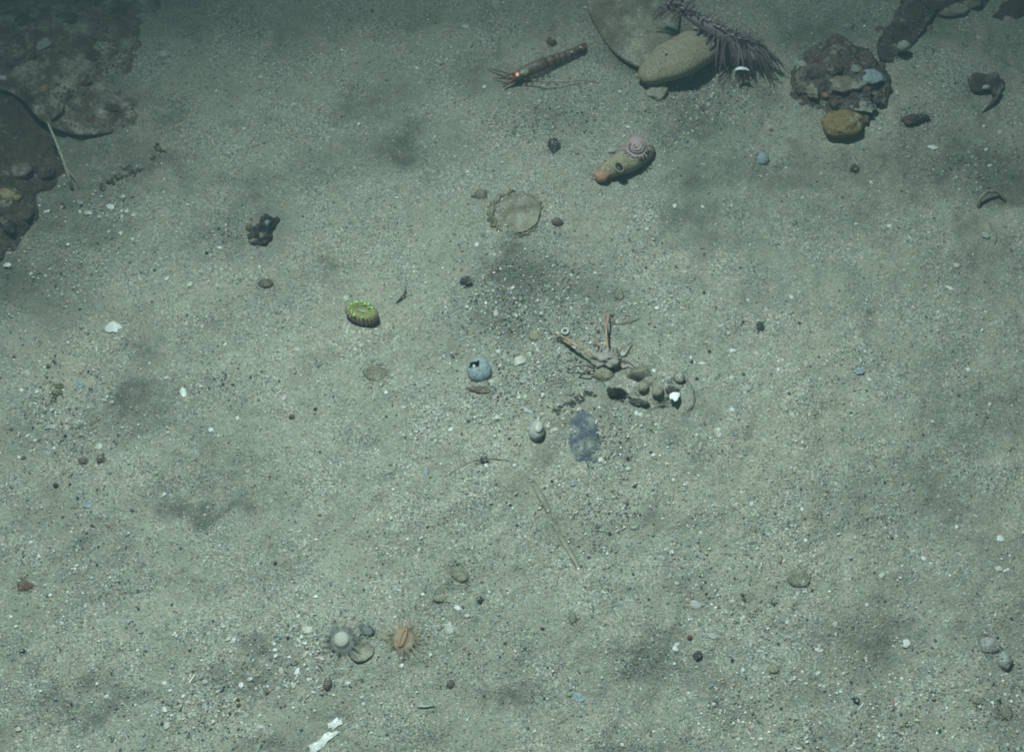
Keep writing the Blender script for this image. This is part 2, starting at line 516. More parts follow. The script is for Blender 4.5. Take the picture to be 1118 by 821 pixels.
ROCK_TOPS = []
SMALL = []          # small buried things that get sand banked round them
LAST = {}
def on(px, py, sink=0.0):
    """point on the last built rock seen at this pixel (the seabed if the ray misses it)"""
    d = raydir(px, py).normalized()
    h = LAST['bvh'].ray_cast(CAM, d)
    return (h[0] + Vector((0, 0, -sink))) if h[0] is not None else G(px, py)
def slab(outline, hgt, seed=1, nseg=96, rings=26, undercut=0.86, amp=0.004, freq=45, edge=0.35, power=2.6, tiltx=0.0, tilty=0.0, dust=0, lift=0.0, drape=False):
    """stone with a traced footprint: undercut foot, rounded shoulder, lumpy top"""
    W = [G(px, py) for px, py in outline]
    O = smooth_outline([(p.x, p.y) for p in W], nseg)
    c = O.mean(0)
    cz = H(c[0], c[1])
    base = min(height(O[:, 0], O[:, 1]).min(), cz)
    base = 0.5 * base + 0.5 * height(O[:, 0], O[:, 1]).mean() + lift
    V = []
    prof = [(undercut * 0.93, -0.012), (undercut, 0.0), (undercut + (1 - undercut) * 0.7, hgt * edge * 0.45), (1.0, hgt * edge)]
    for q in prof:
        V.append((q[0], q[1]))
    for i in range(1, rings):
        t = i / (rings - 1)
        r = 1 - t
        z = hgt * (edge + (1 - edge) * (1 - (1 - min(1, t * 1.0)) ** power))
        V.append((max(r, 0.0), z))
    verts = []
    for r, z in V:
        X = c[None, :] + (O - c[None, :]) * r
        zz = (height(X[:, 0], X[:, 1]) if drape else base) + z + (X[:, 0] - c[0]) * tiltx + (X[:, 1] - c[1]) * tilty
        verts.append(np.column_stack([X, np.full(nseg, 1.0) * zz]))
    v = np.concatenate(verts)
    a = np.clip(np.repeat([min(1, 0.25 + z / hgt) for r, z in V], nseg), 0.15, 1)
    d = fbm(v * freq, seed, 4, 0.55)
    d2 = fbm(v * freq * 0.3 + 9, seed + 5, 2)
    cdir = np.column_stack([v[:, 0] - c[0], v[:, 1] - c[1], np.zeros(len(v))])
    ln = np.linalg.norm(cdir, axis=1) + 1e-6
    out = np.repeat([min(1, r) for r, z in V], nseg)
    v[:, 0] += cdir[:, 0] / ln * d * amp * 0.8 * out
    v[:, 1] += cdir[:, 1] / ln * d * amp * 0.8 * out
    v[:, 2] += (d * amp + d2 * amp * 1.5) * a
    nr = len(V)
    f = []
    for i in range(nr - 1):
        for k in range(nseg):
            k2 = (k + 1) % nseg
            f.append([i * nseg + k, i * nseg + k2, (i + 1) * nseg + k2, (i + 1) * nseg + k])
    mb = MB().add(v, f)
    LAST['bvh'] = BVHTree.FromPolygons([Vector(a) for a in v], f)
    if dust:
        ROCK_TOPS.append((v, f, dust))
    return mb, Vector((c[0], c[1], cz))

def pebble(name, px, py, rx, ry, rz, mat, label, cat='pebble', rot=0.0, seed=None, amp=0.13, group=None, sink=0.42, sub=3, freq=1.4):
    seed = seed if seed is not None else int(px * 3 + py)
    s = S(px, py)
    P = G(px, py)
    mb = MB().ball((P.x, P.y, P.z + rz * s * (1 - 2 * sink)), (rx * s, ry * s / math.sin(PITCH), rz * s), R(rot), 0, amp, freq, sub, seed)
    if group is None and max(rx, ry) > 3.4:
        SMALL.append((mb.v[0], mb.f, P, max(rx, ry) * s))
    o = mb.build(name, mat, None, P)
    return settag(o, label, cat, group)

def chip(name, px, py, lx, ly, mat, label, rot=0.0, seed=None, cat='shell fragment', curl=0.4, group=None, lift=0.0, thick=0.8, outline=None):
    """broken piece of shell: an irregular curved plate with real thickness"""
    seed = seed if seed is not None else int(px * 5 + py)
    rr = random.Random(seed)
    s = S(px, py)
    P = G(px, py)
    n = 14
    rim = []
    for k in range(n):
        a = 2 * math.pi * k / n
        q = (outline[k % len(outline)] if outline else 1 + rr.uniform(-0.28, 0.2))
        rim.append((math.cos(a) * q, math.sin(a) * q))
    V, Fc = [], []
    rr_ = [0.0, 0.55, 1.0]
    def pt(u, v, top):
        x = u * lx / 2 * s; y = v * ly / 2 * s
        z = (1 - (u * u + v * v * 0.5)) * curl * min(lx, ly) / 2 * s * 0.6
        if not top:
            z -= thick * s
        ca, sa = math.cos(R(rot)), math.sin(R(rot))
        return (P.x + x * ca - y * sa, P.y + x * sa + y * ca, P.z + z + (0.9 + lift) * s + rr.uniform(-0.15, 0.15) * s)
    for top in (True, False):
        V.append(pt(0, 0, top))
        for r in rr_[1:]:
            for k in range(n):
                V.append(pt(rim[k][0] * r, rim[k][1] * r, top))
    off = 1 + 2 * n
    for k in range(n):
        k2 = (k + 1) % n
        Fc += [[0, 1 + k, 1 + k2], [1 + k, 1 + n + k, 1 + n + k2, 1 + k2],
               [off, off + 1 + k2, off + 1 + k], [off + 1 + k2, off + 1 + n + k2, off + 1 + n + k, off + 1 + k],
               [1 + n + k, off + 1 + n + k, off + 1 + n + k2, 1 + n + k2]]
    o = MB().add(V, Fc).build(name, mat, None, P, smooth=False)
    return settag(o, label, cat, group)

# ------------------------------------------------------------------ seabed
def seabed():
    def axis(lo, hi, step):
        a = list(np.arange(lo, hi, step))
        g, x, left = step, lo, []
        while x > -60:
            g *= 1.35; x -= g; left.append(x)
        g, x, right = step, a[-1], []
        while x < 60:
            g *= 1.35; x += g; right.append(x)
        return np.array(left[::-1] + a + right)
    xs = axis(-0.98, 0.98, 0.0036)
    ys = axis(-0.62, 1.02, 0.0036)
    X, Y = np.meshgrid(xs, ys)
    nx, ny = len(xs), len(ys)
    x, y = X.ravel(), Y.ravel()
    z = height(x, y)
    co = np.column_stack([x, y, z]).astype(np.float32)
    I = np.arange(nx * ny).reshape(ny, nx)
    q = np.stack([I[:-1, :-1], I[:-1, 1:], I[1:, 1:], I[1:, :-1]], -1).reshape(-1, 4).astype(np.int32)
    me = bpy.data.meshes.new('seabed')
    me.vertices.add(len(co)); me.vertices.foreach_set('co', co.ravel())
    me.loops.add(q.size); me.loops.foreach_set('vertex_index', q.ravel())
    me.polygons.add(len(q))
    me.polygons.foreach_set('loop_start', np.arange(0, q.size, 4, dtype=np.int32))
    me.update(calc_edges=True)
    me.shade_smooth()
    at = me.attributes.new('detritus', 'FLOAT', 'POINT')
    at.data.foreach_set('value', detritus(x, y).astype(np.float32))
    me.materials.append(M['sand'])
    o = bpy.data.objects.new('seabed', me)
    C.objects.link(o)
    settag(o, 'grey-green seabed of fine shell sand with darker silty hollows', None, None, 'structure')
    return o

# dark organic silt that has settled in places: pixel, rx, ry, strength
DIRT = [(430, 160, 55, 32, .55), (435, 165, 22, 12, .4), (240, 545, 38, 16, .75), (205, 548, 30, 14, .5), (230, 262, 42, 26, .55), (280, 225, 40, 26, .45),
        (105, 770, 34, 14, .7), (110, 652, 40, 16, .4), (715, 730, 46, 24, .6), (745, 712, 20, 18, .3), (965, 703, 36, 22, .7),
        (600, 300, 60, 34, .38), (560, 335, 55, 28, .35), (640, 330, 35, 22, .4), (760, 130, 50, 22, .6), (800, 95, 50, 20, .5), (600, 120, 50, 28, .4),
        (860, 185, 110, 22, .5), (1040, 170, 90, 30, .6), (1100, 200, 50, 26, .7), (1075, 285, 40, 30, .5), (930, 232, 60, 18, .4),
        (160, 440, 36, 22, .45), (190, 465, 40, 18, .35), (50, 330, 50, 36, .45), (90, 470, 50, 20, .35), (95, 220, 60, 26, .3),
        (650, 440, 60, 20, .4), (745, 455, 20, 22, .5), (630, 590, 30, 20, .3), (1085, 440, 40, 18, .5), (820, 470, 20, 12, .4), (905, 478, 16, 14, .3),
        (150, 380, 24, 24, .3), (410, 100, 40, 24, .3), (500, 20, 160, 20, .3), (250, 20, 120, 24, .3), (560, 765, 22, 14, .5), (1090, 620, 40, 30, .4),
        (1030, 560, 50, 22, .35), (700, 40, 60, 40, .35), (120, 170, 90, 40, .4), (40, 250, 60, 50, .5), (940, 30, 90, 36, .35), (550, 560, 30, 14, .3),
        (350, 405, 20, 10, .3), (290, 600, 40, 20, .3), (790, 760, 30, 16, .35), (1000, 640, 40, 18, .3), (925, 545, 40, 14, .25), (480, 505, 34, 14, .25),
        (20, 80, 120, 90, .6), (75, 110, 90, 60, .4), (170, 190, 50, 18, .35), (900, 700, 40, 30, .3), (1090, 690, 30, 20, .45), (655, 395, 20, 12, .3)]
DIRT += [(a, b, r * 1.5, r, st * .9) for a, b, r, st in HOLLOWS]
_D = []
for px, py, rx, ry, st in DIRT:
    p = flat(px, py); s = S(px, py)
    _D.append((p.x, p.y, rx * s, ry * s / math.sin(PITCH), st))

def detritus(x, y):
    p = np.column_stack([x, y, np.zeros_like(x)])
    wx = x + 0.020 * fbm(p * 32, 71, 4, .65); wy = y + 0.020 * fbm(p * 32, 77, 4, .65)
    d = np.zeros_like(x)
    for bx, by, rx, ry, st in _D:
        e = ((wx - bx) / rx) ** 2 + ((wy - by) / ry) ** 2
        m = e < 7
        d[m] += st * np.exp(-e[m] * 0.9)
    return np.clip(d * 1.25, 0, 1)

seabed()

# ------------------------------------------------------------------ rocks of the upper left corner
mb, P = slab([(-110, -70), (40, -70), (125, -40), (180, 10), (205, 70), (190, 112), (155, 135), (120, 145), (94, 151), (66, 148), (48, 138), (10, 110), (-110, 90)],
             0.036, 3, 200, 60, 0.80, 0.0045, 34, 0.50, 2.2, tiltx=-0.145, dust=8000)
t = empty('ledge_rock', P, 'wide silt-covered brown rock with a black undercut lower edge, in the upper left corner', 'rock')
mb.build('stone', M['ledge'], t)
for (px, py, h, rx, ry, rz, m, nm) in [(47, 47, .034, 12, 7, 3, 'greypeb', 'grey_lump'), (85, 88, .036, 13, 9, 5, 'ledge', 'silty_lump'), (47, 96, .034, 6, 9, 4, 'ochre', 'ochre_crust'),
                                       (20, 60, .034, 15, 12, 6, 'ledge', 'silty_lump'), (60, 118, .030, 14, 8, 5, 'ledge', 'silty_lump'), (100, 60, .036, 10, 8, 4, 'turf', 'turf_lump'),
                                       (70, 20, .036, 14, 9, 5, 'turf', 'turf_lump'), (25, 20, .034, 13, 10, 5, 'turf', 'turf_lump'), (120, 118, .03, 10, 6, 3, 'turf', 'turf_lump')]:
    p = on(px, py, rz * S(px, py) * .45); s = S(px, py)
    MB().ball(p, (rx * s, ry * s, rz * s), rnd.uniform(0, 3), 0, 0.3, 2.0, 3, int(px + py)).build(nm, M[m], t)
p = on(3, 86)
settag(MB().ball(p, (.006, .004, .003), 0, 0, .2, 2, 2, 4).build('shell_chip', M['pinkpale'], None, p), 'tiny pink shell chip on the brown rock at the left edge', 'shell fragment')

mb, P = slab([(-120, 40), (-10, 66), (26, 90), (46, 122), (60, 150), (70, 182), (74, 200), (60, 210), (44, 216), (40, 238), (27, 258), (10, 282), (-20, 296), (-120, 300)],
             0.034, 8, 180, 50, 0.90, 0.006, 42, 0.22, 1.8, tiltx=-0.05, dust=3000)
t = empty('turf_rock', P, 'dark brown turf-covered rock running down the left edge below the silty ledge', 'rock')
mb.build('stone', M['turf'], t)
for (px, py, h, rx, ry, rz, m, nm) in [(6, 212, .030, 9, 14, 5, 'ochre', 'ochre_crust'), (30, 150, .03, 12, 9, 5, 'turf', 'turf_lump'), (20, 185, .03, 12, 12, 6, 'ledge', 'silty_lump'),
                                       (48, 185, .022, 9, 10, 5, 'turf', 'turf_lump'), (28, 232, .022, 8, 9, 4, 'turf', 'turf_lump'), (8, 245, .024, 8, 10, 5, 'black', 'dark_lump')]:
    p = on(px, py, rz * S(px, py) * .45); s = S(px, py)
    MB().ball(p, (rx * s, ry * s, rz * s), rnd.uniform(0, 3), 0, 0.3, 2.0, 3, int(px + py)).build(nm, M[m], t)

# parchment worm tube standing at the rocks
pts = [G(79, 207, 0.001), G(74, 190, 0.012), G(67, 170, 0.022), G(60, 152, 0.032), G(52, 134, 0.040)]
o = MB().tube(pts, [0.0019, 0.0021, 0.0018, 0.0016, 0.0012], 8).build('worm_tube', M['tube'], None, pts[0])
settag(o, 'thin pale worm tube leaning against the dark left rock', 'worm tube')
pts = [G(66, 178, 0.004), G(76, 188, 0.004), G(84, 198, 0.003), G(86, 206, 0.001)]
o = MB().tube(pts, [0.0014, 0.0018, 0.0014, 0.0008], 7).build('worm_tube', M['blade'], None, pts[0])
settag(o, 'short dark bent worm tube right beside the foot of the pale one', 'worm tube')

def clump(name, spots, mat, label, cat, h=0.0, seed=1, amp=0.35):
    """ragged clump grown from overlapping lumps, one mesh"""
    P = G(spots[0][0], spots[0][1])
    mb = MB()
    q = random.Random(seed)
    for i, (px, py, rx, ry) in enumerate(spots):
        for j in range(9):
            ax, ay = px + q.gauss(0, .5) * rx, py + q.gauss(0, .5) * ry
            s = S(ax, ay); p = G(ax, ay)
            a, b = rx * s * q.uniform(.18, .5), ry * s * q.uniform(.18, .45)
            mb.ball((p.x, p.y, p.z + b * .25 + h), (a, b, b * .6), q.uniform(-1, 1), 0, .4, 2.6, 2, seed * 10 + i * 9 + j)
    o = mb.build(name, M[mat] if isinstance(mat, str) else mat, None, P)
    return settag(o, label, cat)

clump('debris_clump', [(112, 205, 6, 4), (122, 197, 5, 4), (132, 193, 7, 4), (145, 189, 6, 4), (152, 186, 5, 3), (138, 184, 6, 3)], 'turf',
      'ragged dark strip of weed debris right of the worm tube', 'weed debris', seed=31)
clump('debris_clump', [(172, 161, 4, 5), (178, 166, 3, 3), (166, 172, 3, 3)], 'turf', 'small dark clump right of the silty ledge tip', 'weed debris', seed=41)

# ------------------------------------------------------------------ black craggy stone
mb, P = slab([(302, 232), (304, 242), (299, 252), (296, 263), (287, 269), (277, 266), (271, 259), (277, 252), (282, 244), (288, 236), (296, 231)],
             0.013, 21, 80, 18, 0.9, 0.0035, 190, 0.35, 1.6)
t = empty('craggy_stone', P, 'black craggy wedge-shaped stone half sunk in the sand, upper left', 'stone')
mb.build('stone', M['black'], t)
for px, py, rx, ry, m in [(277, 262, 5, 4, 'brownshell'), (291, 243, 4, 4, 'slate'), (285, 257, 3, 4, 'brownshell'), (274, 250, 4, 3, 'brownshell')]:
    p = on(px, py, .001); s = S(px, py)
    MB().ball(p, (rx * s, ry * s, 2.5 * s), 0, 0, .3, 2, 2, px).build('encrusting_lump', M[m], t)

# ------------------------------------------------------------------ boulder, sponge and feather star at the top
mb, P = slab([(632, -70), (638, -20), (642, 12), (650, 34), (663, 54), (680, 70), (698, 80), (722, 84), (740, 40), (736, -70)], 0.026, 14, 160, 40, 0.88, 0.0030, 26, 0.42, 2.0, dust=2600)
settag(mb.build('boulder', M['olive_rock'], None, P), 'smooth brown silty boulder left of the yellow sponge at the top edge', 'boulder')

P = G(720, 92)
t = empty('sponge', P, 'smooth olive-yellow barrel sponge lying on its side beside the brown boulder', 'sponge')
mb = MB()
pts = [G(701, 88, 0.010), G(707, 83, 0.013), G(716, 77, 0.016), G(729, 70, 0.018), G(744, 63, 0.020), G(758, 55, 0.021), G(771, 48, 0.020), G(782, 42, 0.018), G(790, 37, 0.016)]
mb.tube(pts, [0.007, 0.0150, 0.0205, 0.0252, 0.0276, 0.0274, 0.0246, 0.0195, 0.010], 48, sq=.66).rough(.0030, 34, 4).rough(.0009, 150, 8)
SMALL.append((mb.v[0], mb.f, G(748, 60), .045))
mb.build('sponge_body', M['sponge'], t)
MB().ball(G(717, 98, 0.001), (.014, .016, .007), 0, 0, .2, 1.6, 4, 7).build('stalk', M['siltstone'], t)
p2 = G(727, 58, 0.037)
MB().ball(p2, (0.0022, 0.0018, 0.0015), 0, 0, .1, 2, 2, 4).build('pore', M['pinkpale'], t)

ridge = [(722, 6, .045), (738, 9, .048), (752, 16, .050), (768, 26, .050), (785, 36, .046), (802, 43, .040), (818, 48, .032), (830, 53, .024)]
RP = [G(a, b, h) for a, b, h in ridge]
t = empty('feather_star', G(790, 60), 'purple-brown feather star with dark drooping arms draped over the yellow sponge', 'feather star')
MB().tube(RP, [0.003, 0.005, 0.006, 0.0075, 0.0085, 0.009, 0.007, 0.004], 12).rough(.003, 130, 5).build('body', M['purple'], t)
def along(L, u):
    k = u * (len(L) - 1); i = min(int(k), len(L) - 2); f = k - i
    return L[i].lerp(L[i + 1], f)
for i in range(70):          # drooping arms fanning from the right half
    u = 0.42 + 0.58 * (i / 69) ** .8
    a = along(RP, min(1, max(0, u))) + Vector((rnd.uniform(-.002, .002), rnd.uniform(-.006, .004), rnd.uniform(-.002, .004)))
    fan = R(-100 + 72 * ((u - .42) / .58) ** 1.6 + rnd.gauss(0, 9))
    L = (0.024 + 0.020 * min(1, (u - 0.40) * 3)) * rnd.uniform(.45, 1.15)
    end = a + Vector((math.cos(fan) * L, math.sin(fan) * L * 1.05, 0))
    end.z = H(end.x, end.y) + rnd.uniform(0.001, 0.016)
    side = Vector((rnd.gauss(0, .0025), 0, 0))
    m1 = a.lerp(end, 0.35) + Vector((0, 0, 0.008)) + side; m2 = a.lerp(end, 0.72) + Vector((0, 0, 0.004)) + side * 1.2
    w_ = rnd.uniform(.7, 1.25)
    MB().tube([a, m1, m2, end], [0.0016 * w_, 0.0013 * w_, 0.0009 * w_, 0.0003], 5).build('arm', M['purpletip'] if i % 3 else M['purple'], t)
for i in range(12):          # arms on the left end
    a = along(RP, rnd.uniform(0.0, 0.28))
    end = a + Vector((rnd.uniform(-0.028, -0.006), rnd.uniform(-0.012, -0.001), -0.012))
    MB().tube([a, a.lerp(end, .5) + Vector((0, 0, .006)), end], [0.0018, 0.0014, 0.0005], 5).build('arm', M['purpletip'], t)
mb = MB()
for i in range(260):         # short fuzzy upper fringe, too fine to pick apart
    a = along(RP, rnd.uniform(0.05, 1))
    end = a + Vector((rnd.gauss(.003, .007), rnd.uniform(-.009, 0.013), rnd.uniform(0.002, 0.010)))
    mb.tube([a, a.lerp(end, .5) + Vector((rnd.gauss(0, .001), 0, .003)), end], [0.0010, 0.0007, 0.0003], 4)
o = mb.build('fringe', M['purple'], t); o['kind'] = 'stuff'
for i in range(26):
    a = along(RP, 0.05 + 0.72 * i / 26)
    d = Vector((rnd.uniform(-.004, .004), rnd.uniform(-.007, .004), 0.010))
    MB().tube([a + d * 0.5, a + d * 1.1, a + d * 1.25 + Vector((rnd.uniform(-.003, .003), -.002, .001))], [0.0016, 0.0013, 0.0006], 5).build('pale_tip', M['pinkpale'], t)

p = G(809, 80, .020)
V, Fc = [], []
n = 12
for k in range(n):      # white crescent of a bivalve edge
    a = R(22 + 136 * k / (n - 1)); wdt = math.sin(math.pi * (0.12 + 0.76 * k / (n - 1)))
    for r, z in ((.0100, .003), (.0100 - .0062 * wdt, .0050), (.0100 - .0062 * wdt, .0032), (.0100, .001)):
        V.append((p.x + math.cos(a) * r, p.y - .006 + math.sin(a) * r, p.z + z + .004))
for k in range(n - 1):
    for j in range(4):
        Fc.append([k * 4 + j, k * 4 + (j + 1) % 4, (k + 1) * 4 + (j + 1) % 4, (k + 1) * 4 + j])
Fc += [[0, 1, 2, 3], [(n - 1) * 4 + j for j in (3, 2, 1, 0)]]
settag(MB().add(V, Fc).build('shell_fragment', M['brightwhite'], None, p), 'bright white crescent of shell under the feather star arms', 'shell fragment')

# ------------------------------------------------------------------ encrusted maroon rock
mb, P = slab([(862, 88), (868, 72), (882, 60), (896, 54), (908, 48), (920, 50), (938, 58), (954, 62), (964, 72), (970, 88), (975, 104), (968, 113), (957, 118), (950, 132), (940, 140),
              (918, 136), (900, 120), (886, 116), (872, 112), (864, 102)], 0.030, 17, 220, 60, 0.88, 0.0042, 80, 0.34, 1.8)
t = empty('encrusted_rock', P, 'rugged maroon and grey encrusted rock with an ochre sponge on its lower side', 'rock')
mb.build('stone', M['maroon'], t)
for (px, py, h, rx, ry, rz, m, nm, am) in [(951, 83, .037, 12.5, 10, 3.5, 'blueshell', 'limpet_shell', .08), (935, 75, .036, 7, 6, 2.5, 'slate', 'limpet_shell', .1), (877, 71, .024, 9, 8, 3, 'greypeb', 'grey_crust', .3),
                                           (911, 59, .026, 11, 6, 3, 'olive_rock', 'silty_crust', .3), (902, 103, .034, 4.5, 4.5, 2.5, 'orange', 'orange_cup', .1), (888, 98, .03, 8, 9, 2.5, 'olive_rock', 'grey_crust', .4),
                                           (925, 92, .038, 16, 11, 3, 'olive_rock', 'silty_crust', .4), (940, 114, .03, 14, 10, 3, 'slate', 'slate_lump', .4), (960, 108, .022, 8, 8, 6, 'maroon', 'maroon_lump', .4),
                                           (873, 100, .02, 8, 9, 7, 'maroon', 'maroon_lump', .4), (912, 75, .034, 9, 7, 6, 'maroon', 'maroon_lump', .4), (890, 80, .03, 8, 7, 5, 'maroon', 'maroon_lump', .4),
                                           (945, 100, .036, 7, 6, 5, 'maroon', 'maroon_lump', .4), (915, 112, .028, 8, 6, 5, 'maroon', 'maroon_lump', .4)]:
    p = on(px, py, rz * S(px, py) * .4); s = S(px, py)
    MB().ball(p, (rx * s, ry * s, rz * s), 0, 0, am, 2.2, 4, int(px + py)).build(nm, M[m], t)
p = G(919, 135, 0.009)
MB().ball(p, (0.0250, 0.0185, 0.012), R(4), 0, 0.10, 1.8, 5, 9).rough(.0012, 160, 3).build('encrusting_sponge', M['ochre'], t)

pebble('pebble', 983, 61, 7, 5, 6, M['greypeb'], 'pale rounded pebble in the dark gap of the upper right ledge', rot=5, sink=-0.7)

# ------------------------------------------------------------------ dark ledge, upper right
mb, P = slab([(1000, -50), (985, -5), (974, 25), (957, 52), (961, 68), (984, 66), (997, 50), (1006, 34), (1018, 22), (1036, 20), (1052, 25), (1064, 18), (1078, 4), (1092, -16), (1100, -50)],
             0.013, 25, 180, 36, 0.84, 0.004, 60, 0.4, 2.0, dust=900)
t = empty('dark_ledge', P, 'dark jagged ledge stone reaching down from the top edge right of the maroon rock', 'rock')
mb.build('stone', M['siltdark'], t)
for (px, py, h, rx, ry, rz, m) in [(1020, 6, .014, 9, 7, 4, 'siltdark'), (1040, 10, .014, 18, 9, 4, 'olive_rock'), (1004, 10, .014, 8, 12, 3, 'turf'), (1060, 2, .014, 12, 8, 4, 'olive_rock'), (985, 40, .012, 10, 14, 3, 'siltdark')]:
    p = on(px, py, rz * S(px, py) * .45); s = S(px, py)
    MB().ball(p, (rx * s, ry * s, rz * s), 0, 0, .25, 1.8, 3, int(px + py)).build('rock_lump', M[m], t)
mb, P = slab([(1082, 22), (1092, 8), (1112, -8), (1150, -20), (1150, 10), (1118, 18), (1100, 24)], 0.010, 29, 80, 18, 0.9, 0.003, 80, 0.4, 2.0)
settag(mb.build('stone', M['turf'], None, P), 'low dark brown stone at the top right corner of the seabed', 'stone')

# dark curled shell with a tail (right edge)
t = empty('broken_shell', G(1078, 95), 'dark brown broken shell with a thin curved tail near the right edge', 'shell')
mb, P = slab([(1056, 84), (1064, 78), (1080, 76), (1094, 76), (1098, 90), (1092, 102), (1084, 108), (1080, 98), (1072, 104), (1060, 102)], 0.009, 33, 80, 16, 0.88, 0.002, 110, 0.45, 1.7)
mb.build('shell_body', M['siltdark'], t)
pts = [G(1091, 98, .006), G(1088, 108, .005), G(1081, 116, .004), G(1073, 123, .001)]
MB().tube(pts, [.0034, .0028, .0018, .0006], 8).rough(.001, 200, 2).build('tail', M['siltdark'], t)
p = G(1077, 96, .009); MB().ball(p, (.005, .003, .003), 0, 0, .4, 2, 2, 5).build('grey_crust', M['greyshell'], t)

pebble('pebble', 999, 132, 16, 6, 7, M['darkpeb'], 'flat dark brown elongated pebble right of the ochre sponge', rot=8, seed=15)
settag(MB().ball(G(992, 134, .006), (.005, .004, .003), 0, 0, .2, 2, 2, 3).build('crust', M['redpeb'], None, G(992, 134, .006)), 'small rusty patch of crust on the flat dark pebble', 'crust')

# arched worm at the right
pts = [G(1068, 228, -.001), G(1070, 216, .008), G(1078, 209, .012), G(1088, 209, .010), G(1096, 216, .004), G(1098, 222, -.001)]
settag(MB().tube(pts, [.0018, .0022, .0022, .0022, .0018, .0012], 8).build('worm_tube', M['blade'], None, pts[0]), 'arched olive worm tube sticking out of the sand near the right edge', 'worm tube')
pts = [G(1080, 244, 0), G(1085, 252, .004), G(1087, 262, .002), G(1086, 268, -.001)]
settag(MB().tube(pts, [.001, .0016, .0014, .0008], 7).build('worm_tube', M['blade'], None, pts[0]), 'short brown worm tube below the arched one at the right edge', 'worm tube')

# ------------------------------------------------------------------ shrimp with an eye whose shine is painted
def shrimp():
    t = empty('shrimp', G(590, 78), 'reddish brown shrimp with one glowing orange eye and a straight tail on the sand', 'shrimp')
    s = S(590, 75)
    def q(px, py, h): return G(px, py, h)
    # carapace
    body = [(561, 84, .005), (568, 81, .007), (576, 77, .008), (586, 73, .009), (596, 69, .0085)]
    MB().tube([q(*b) for b in body], [.0028, .0054, .0070, .0078, .0076], 16, sq=1.0).rough(.0008, 220, 5).build('carapace', M['shrimp'], t)
    segs = [(596, 69, 605, 65.5, .0076), (604, 66, 612, 63, .0070), (611, 63.4, 618, 60.5, .0062), (617, 61, 624, 58, .0056), (623, 58.5, 629, 55.5, .0050), (628, 56, 634, 53, .0042)]
    for x0, y0, x1, y1, r in segs:
        MB().tube([q(x0, y0, .0075), q((x0 + x1) / 2, (y0 + y1) / 2, .008), q(x1, y1, .0072)], [r * 0.88, r, r * 0.84], 14).rough(.0006, 260, 3).build('abdomen_segment', M['shrimp'], t)
    p = q(572, 79.5, .012); MB().ball(p, (.0075, .0045, .0035), R(20), 0, .1, 2, 3, 4).build('stomach', M['shrimppale'], t)
    for dx, dy, m in ((0, 0, 'shrimpred'), (5, -3.5, 'shrimpred'), (5, 1.5, 'shrimpred'), (7, -1, 'shrimp')):
        a = q(632, 54, .008); b = q(632 + dx + 2, 53 + dy - 2, .007)
        MB().tube([a, a.lerp(b, .5), b], [.003, .0045, .002], 8, sq=.35).build('tail_fin', M[m], t)
    for px, py in ((624, 57), (634, 52)):
        MB().ball(q(px, py, .013), (.0016, .0014, .001), 0, 0, .1, 2, 2, 2).build('white_spot', M['white'], t)
    # rostrum, antennae, claws
    MB().tube([q(568, 79.5, .013), q(558, 81, .012), q(546, 86, .010)], [.0022, .0014, .0004], 6).build('rostrum', M['shrimpred'], t)
    MB().tube([q(566, 84, .010), q(558, 89, .008), q(549, 96, .004)], [.0022, .0018, .0008], 7).build('claw_arm', M['shrimpred'], t)
    MB().tube([q(564, 83, .010), q(553, 80, .010), q(541, 77, .006), q(532, 75, .003)], [.0012, .001, .0008, .0004], 5).build('antenna', M['shrimpred'], t)
    MB().tube([q(564, 85, .010), q(552, 86, .008), q(538, 86, .003)], [.0014, .001, .0004], 5).build('antenna', M['shrimpred'], t)
    MB().tube([q(570, 86, .010), q(590, 90, .010), q(615, 90, .008), q(640, 88, .003), q(655, 91, .001)], [.0007, .0006, .0005, .0004, .0003], 4).build('antenna', M['darkleg'], t)
    for i in range(5):
        x = 572 + i * 6; y = 83 - i * 2.5
        MB().tube([q(x, y, .008), q(x + 3, y + 7, .007), q(x + 1, y + 12, 0)], [.0011, .0008, .0004], 5).build('leg', M['shrimp'], t)
    for i in range(4):
        x = 602 + i * 7; y = 71 - i * 3.2
        MB().tube([q(x, y, .006), q(x + 2, y + 4, .001)], [.0018, .0008], 6, sq=.5).build('swimmeret', M['shrimp'], t)
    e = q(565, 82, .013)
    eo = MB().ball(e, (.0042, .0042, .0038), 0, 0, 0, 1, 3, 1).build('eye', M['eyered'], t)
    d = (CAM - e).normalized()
    MB().ball(e + d * .0028, (.0021, .0030, .0021), 0, 0, 0, 1, 3, 1).build('painted_eye_shine', M['eye'], eo)  # pale ball turned to the camera: a painted highlight
shrimp()
pebble('pebble', 602, 47, 5.5, 5.5, 5, M['redpeb'], 'small round dark red pebble above the shrimp', seed=4)

